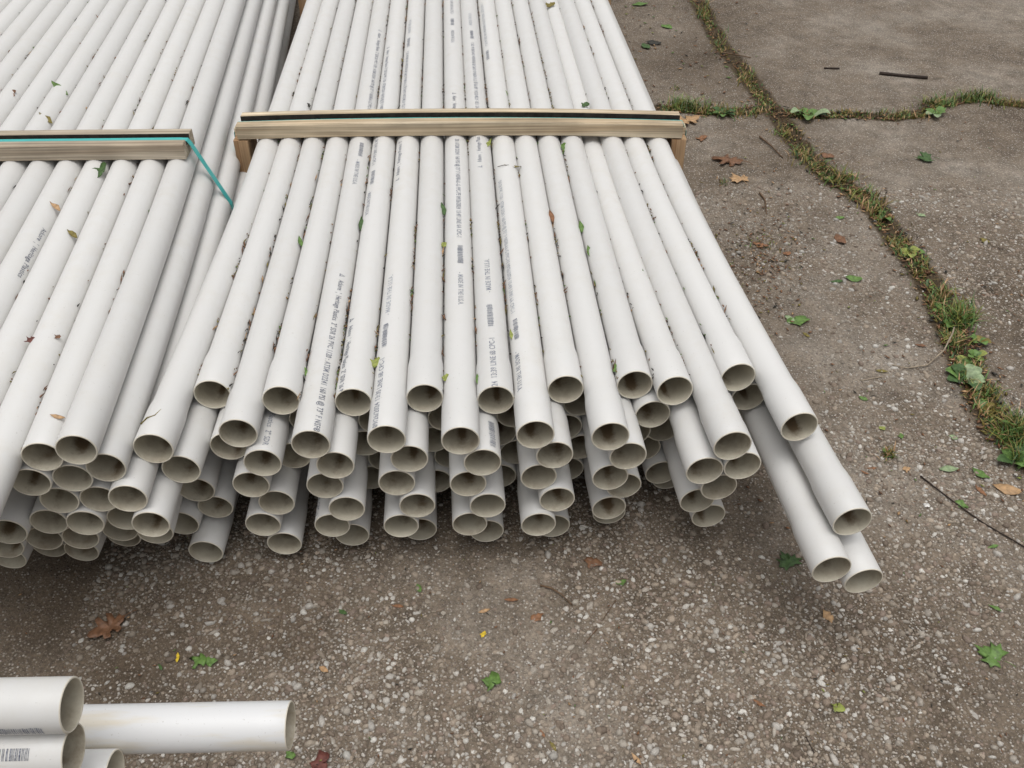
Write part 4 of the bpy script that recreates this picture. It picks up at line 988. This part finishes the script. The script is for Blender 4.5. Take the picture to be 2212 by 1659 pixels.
def specks():
    """loose litter flecks over the paving"""
    V, Fc, mi = [], [], []; mats = [M_LEAF[k] for k in ('brown', 'rust', 'tan', 'green', 'lime', 'olive', 'black')]
    r = random.Random(8)
    def add(u, v, L, m):
        q = gp(u, v, .003); an = r.uniform(0, 6.3); w = L * r.uniform(.2, .5); c, s = math.cos(an), math.sin(an); k = len(V)
        for (x, y, z) in ((-L, 0, 0), (0, -w, .1 * L), (L, 0, .3 * L), (0, w, .1 * L), (0, 0, .35 * L)): V.append(q + np.array([x * c - y * s, x * s + y * c, z + .0008]))
        Fc.extend([(k, k + 1, k + 4), (k + 1, k + 2, k + 4), (k + 2, k + 3, k + 4), (k + 3, k, k + 4), (k, k + 3, k + 1), (k + 3, k + 2, k + 1)]); mi.extend([m] * 6)
    for i in range(260): add(r.uniform(0, 2212), r.uniform(1150, 1659), r.uniform(.0015, .005), r.choices(range(7), [4, 4, 2, .8, .5, 1, 3])[0])
    for i in range(420): add(r.uniform(1450, 2212), r.uniform(250, 1150), r.uniform(.003, .008), r.choices(range(7), [5, 4, 2, 1, .7, 1.5, 3])[0])
    for i in range(430): add(r.gauss(1645, 55), r.gauss(555, 75), r.uniform(.003, .009), r.choices(range(7), [5, 5, 2, .5, .7, 1.5, 2])[0])
    for i in range(120): add(r.uniform(1330, 1640), r.uniform(5, 240), r.uniform(.006, .014), r.choices(range(7), [4, 3, 2, 2, 1.7, 1.5, 2])[0])
    for pts, n in ((CRACK_A, 1700), (CRACK_B, 600)):
        for i in range(n):
            k = r.randrange(len(pts) - 1); t = r.random(); u = pts[k][0] * (1 - t) + pts[k + 1][0] * t; v = pts[k][1] * (1 - t) + pts[k + 1][1] * t
            if v < -40 or u > 2260: continue
            sc = 0.35 + v / 1100
            add(u + r.gauss(0, 24 * sc), v + r.gauss(0, 9 * sc), r.uniform(.003, .013), r.choices(range(7), [5, 4, 3, 1, .7, 1.5, 3])[0])
    o = big_mesh('ground_litter', np.array(V), np.array(Fc), mats, midx=mi, smooth=False)
    tag(o, 'flecks of dry leaf and husk littering the paving and cracks', 'leaf litter', kind='stuff')
specks()

def crack_grass():
    V, Fc, mi = [], [], []; mats = [M_LEAF['green'], M_LEAF['olive'], M_LEAF['lime'], M_LEAF['tan'], M_LEAF['dark']]
    r = random.Random(21)
    def blade(q, h, lean, an, w, m):
        c, s = math.cos(an), math.sin(an); k = len(V); px, py = -s * w, c * w
        for t, ww in ((0, 1), (.4, .8), (.75, .5), (1, .05)):
            d = lean * t * t * h; z = h * (t - .25 * lean * t * t)
            V.append(q + np.array([c * d + px * ww, s * d + py * ww, z])); V.append(q + np.array([c * d - px * ww, s * d - py * ww, z]))
        for i in range(3): Fc.append((k + 2 * i, k + 2 * i + 1, k + 2 * i + 3, k + 2 * i + 2)); mi.append(m)
    # (u, v, spread u, spread v, blades, height)
    spots = [(1480, 235, 35, 7, 330, .055), (1545, 244, 40, 7, 260, .045), (1600, 250, 40, 8, 150, .03), (1520, 25, 16, 16, 170, .05), (1556, 95, 16, 20, 130, .04), (1610, 165, 18, 22, 120, .035), (1640, 240, 30, 8, 120, .03),
             (1700, 290, 25, 14, 170, .03), (1735, 335, 22, 18, 170, .03), (1770, 368, 24, 12, 160, .03), (1810, 392, 26, 12, 260, .04), (1860, 425, 26, 14, 200, .035), (1890, 450, 20, 14, 220, .045), (1945, 530, 18, 26, 140, .03),
             (1985, 580, 18, 22, 150, .03), (2030, 650, 20, 22, 260, .04), (2070, 690, 26, 20, 420, .055), (2060, 740, 24, 18, 260, .035), (2090, 800, 22, 20, 220, .03), (2125, 855, 26, 18, 280, .035), (2140, 890, 26, 14, 220, .03),
             (2190, 940, 26, 22, 620, .06), (2205, 985, 16, 16, 350, .05), (1916, 982, 14, 9, 90, .022), (1850, 250, 60, 5, 170, .025), (1950, 253, 40, 7, 220, .035), (2030, 226, 30, 8, 300, .045), (2110, 213, 36, 7, 340, .05),
             (2180, 226, 30, 5, 180, .04), (1715, 248, 16, 5, 70, .03), (1460, 195, 10, 3, 30, .02), (1520, 230, 60, 14, 70, .02), (1650, 530, 40, 18, 60, .015), (1560, 395, 14, 6, 40, .02), (1780, 255, 30, 5, 70, .02)]
    for (u, v, su, sv, n, h) in spots:
        for i in range(int(n * .75)):
            a, b = r.gauss(u, su * .6), r.gauss(v, sv * .6)
            q = gp(a, b, -.001); hh = h * r.uniform(.3, 1.05)
            blade(q, hh, r.uniform(.2, 1.3), r.uniform(0, 6.3), r.uniform(.0011, .0024), r.choices(range(5), [5.0, 2.5, 1.6, 1.2, 2.0] if n > 290 else [2.0, 4.0, .7, 2.2, 2.0])[0])
    # moss: low cushions of tiny leaflets along the cracks
    for pts, n in ((CRACK_A, 9000), (CRACK_B, 4000)):
        for i in range(n):
            k = r.randrange(len(pts) - 1); t = r.random(); u = pts[k][0] * (1 - t) + pts[k + 1][0] * t; v = pts[k][1] * (1 - t) + pts[k + 1][1] * t
            if v < -40 or u > 2260 or math.sin(.045 * u + 2.1) * math.sin(.06 * v + .02 * u) < .0: continue
            sc = .3 + v / 1000
            q = gp(u + r.gauss(0, 12 * sc), v + r.gauss(0, 6 * sc), 0); blade(q, r.uniform(.004, .014), r.uniform(.3, 1.4), r.uniform(0, 6.3), r.uniform(.0015, .0035), r.choices(range(5), [2, 4, .6, 1.8, 2.4])[0])
    o = big_mesh('crack_grass', np.array(V), np.array(Fc), mats, midx=mi, n=4, smooth=True)
    tag(o, 'grass and moss growing along the paving cracks', 'grass', kind='stuff')
crack_grass()

def weed(u, v, n, L, w, label, colors, seed, spread=1.0):
    r = random.Random(seed); q = gp(u, v, 0.0); root = empty('weed_plant', tuple(q)); tag(root, label, 'weed', 'weeds in the cracks')
    for i in range(n):
        an = i * 2.4 + r.uniform(-.4, .4); l = L * r.uniform(.6, 1.1); lift = r.uniform(.15, .55); V, Fc = [], []
        c, s = math.cos(an), math.sin(an); st = 7
        for j in range(st):
            t = j / (st - 1); rad = l * (.15 + .85 * t) * spread; z = l * lift * math.sin(t * 2.2) + .003; ww = w * r.uniform(.92, 1.08) * math.sin(math.pi * (.08 + .88 * t)) ** .7
            for m_, dz in ((-1, .15), (0, 0), (1, .15)): V.append((c * rad - s * ww * m_, s * rad + c * ww * m_, z + dz * ww))
        for j in range(st - 1):
            for m_ in range(2): a = 3 * j + m_; Fc.append((a, a + 1, a + 4, a + 3))
        mesh_obj('leaf_blade', V, Fc, M_LEAF[r.choice(colors)], parent=root, smooth=True)
weed(1745, 252, 7, .075, .022, 'leafy green weed at the junction of the two cracks', ['green', 'pale', 'green'], 1)
weed(2090, 822, 7, .050, .019, 'broad-leaved weed in the wide crack above the picture edge tuft', ['green', 'pale', 'dark'], 2)
weed(2060, 705, 6, .030, .012, 'small round-leaved weed under the tall crack grass', ['green', 'green', 'dark'], 3)
weed(1965, 546, 6, .045, .014, 'small weed in the crack near the brown leaf', ['green', 'lime'], 4)
weed(2190, 1000, 6, .040, .014, 'weed at the picture edge in the crack', ['green', 'dark'], 5)
weed(2105, 775, 5, .030, .010, 'thin-leaved weed between the vine and the broad weed', ['green', 'lime'], 6)
weed(2040, 668, 6, .034, .011, 'weed at the upper end of the widest grassy crack', ['green', 'olive'], 8)
weed(2112, 742, 6, .032, .012, 'low weed just past the pale vine stem', ['green', 'dark', 'olive'], 9)
weed(2075, 782, 6, .034, .013, 'weed hugging the near side of the widest crack', ['green', 'lime'], 10)
weed(2120, 880, 7, .036, .010, 'straggly weed below the broad-leaved one', ['olive', 'green'], 11)
weed(2005, 612, 5, .030, .009, 'tiny weed in the narrow crack above the grass', ['green', 'dark'], 12)
weed(1905, 468, 6, .040, .010, 'weed tuft where the crack narrows beyond the stacks', ['olive', 'green'], 13)
weed(1560, 250, 6, .045, .012, 'weed in the cross crack behind the frame rail', ['green', 'dark'], 14)
weed(2020, 250, 5, .050, .016, 'flat weed in the cross crack on the far slab', ['green', 'pale'], 7)
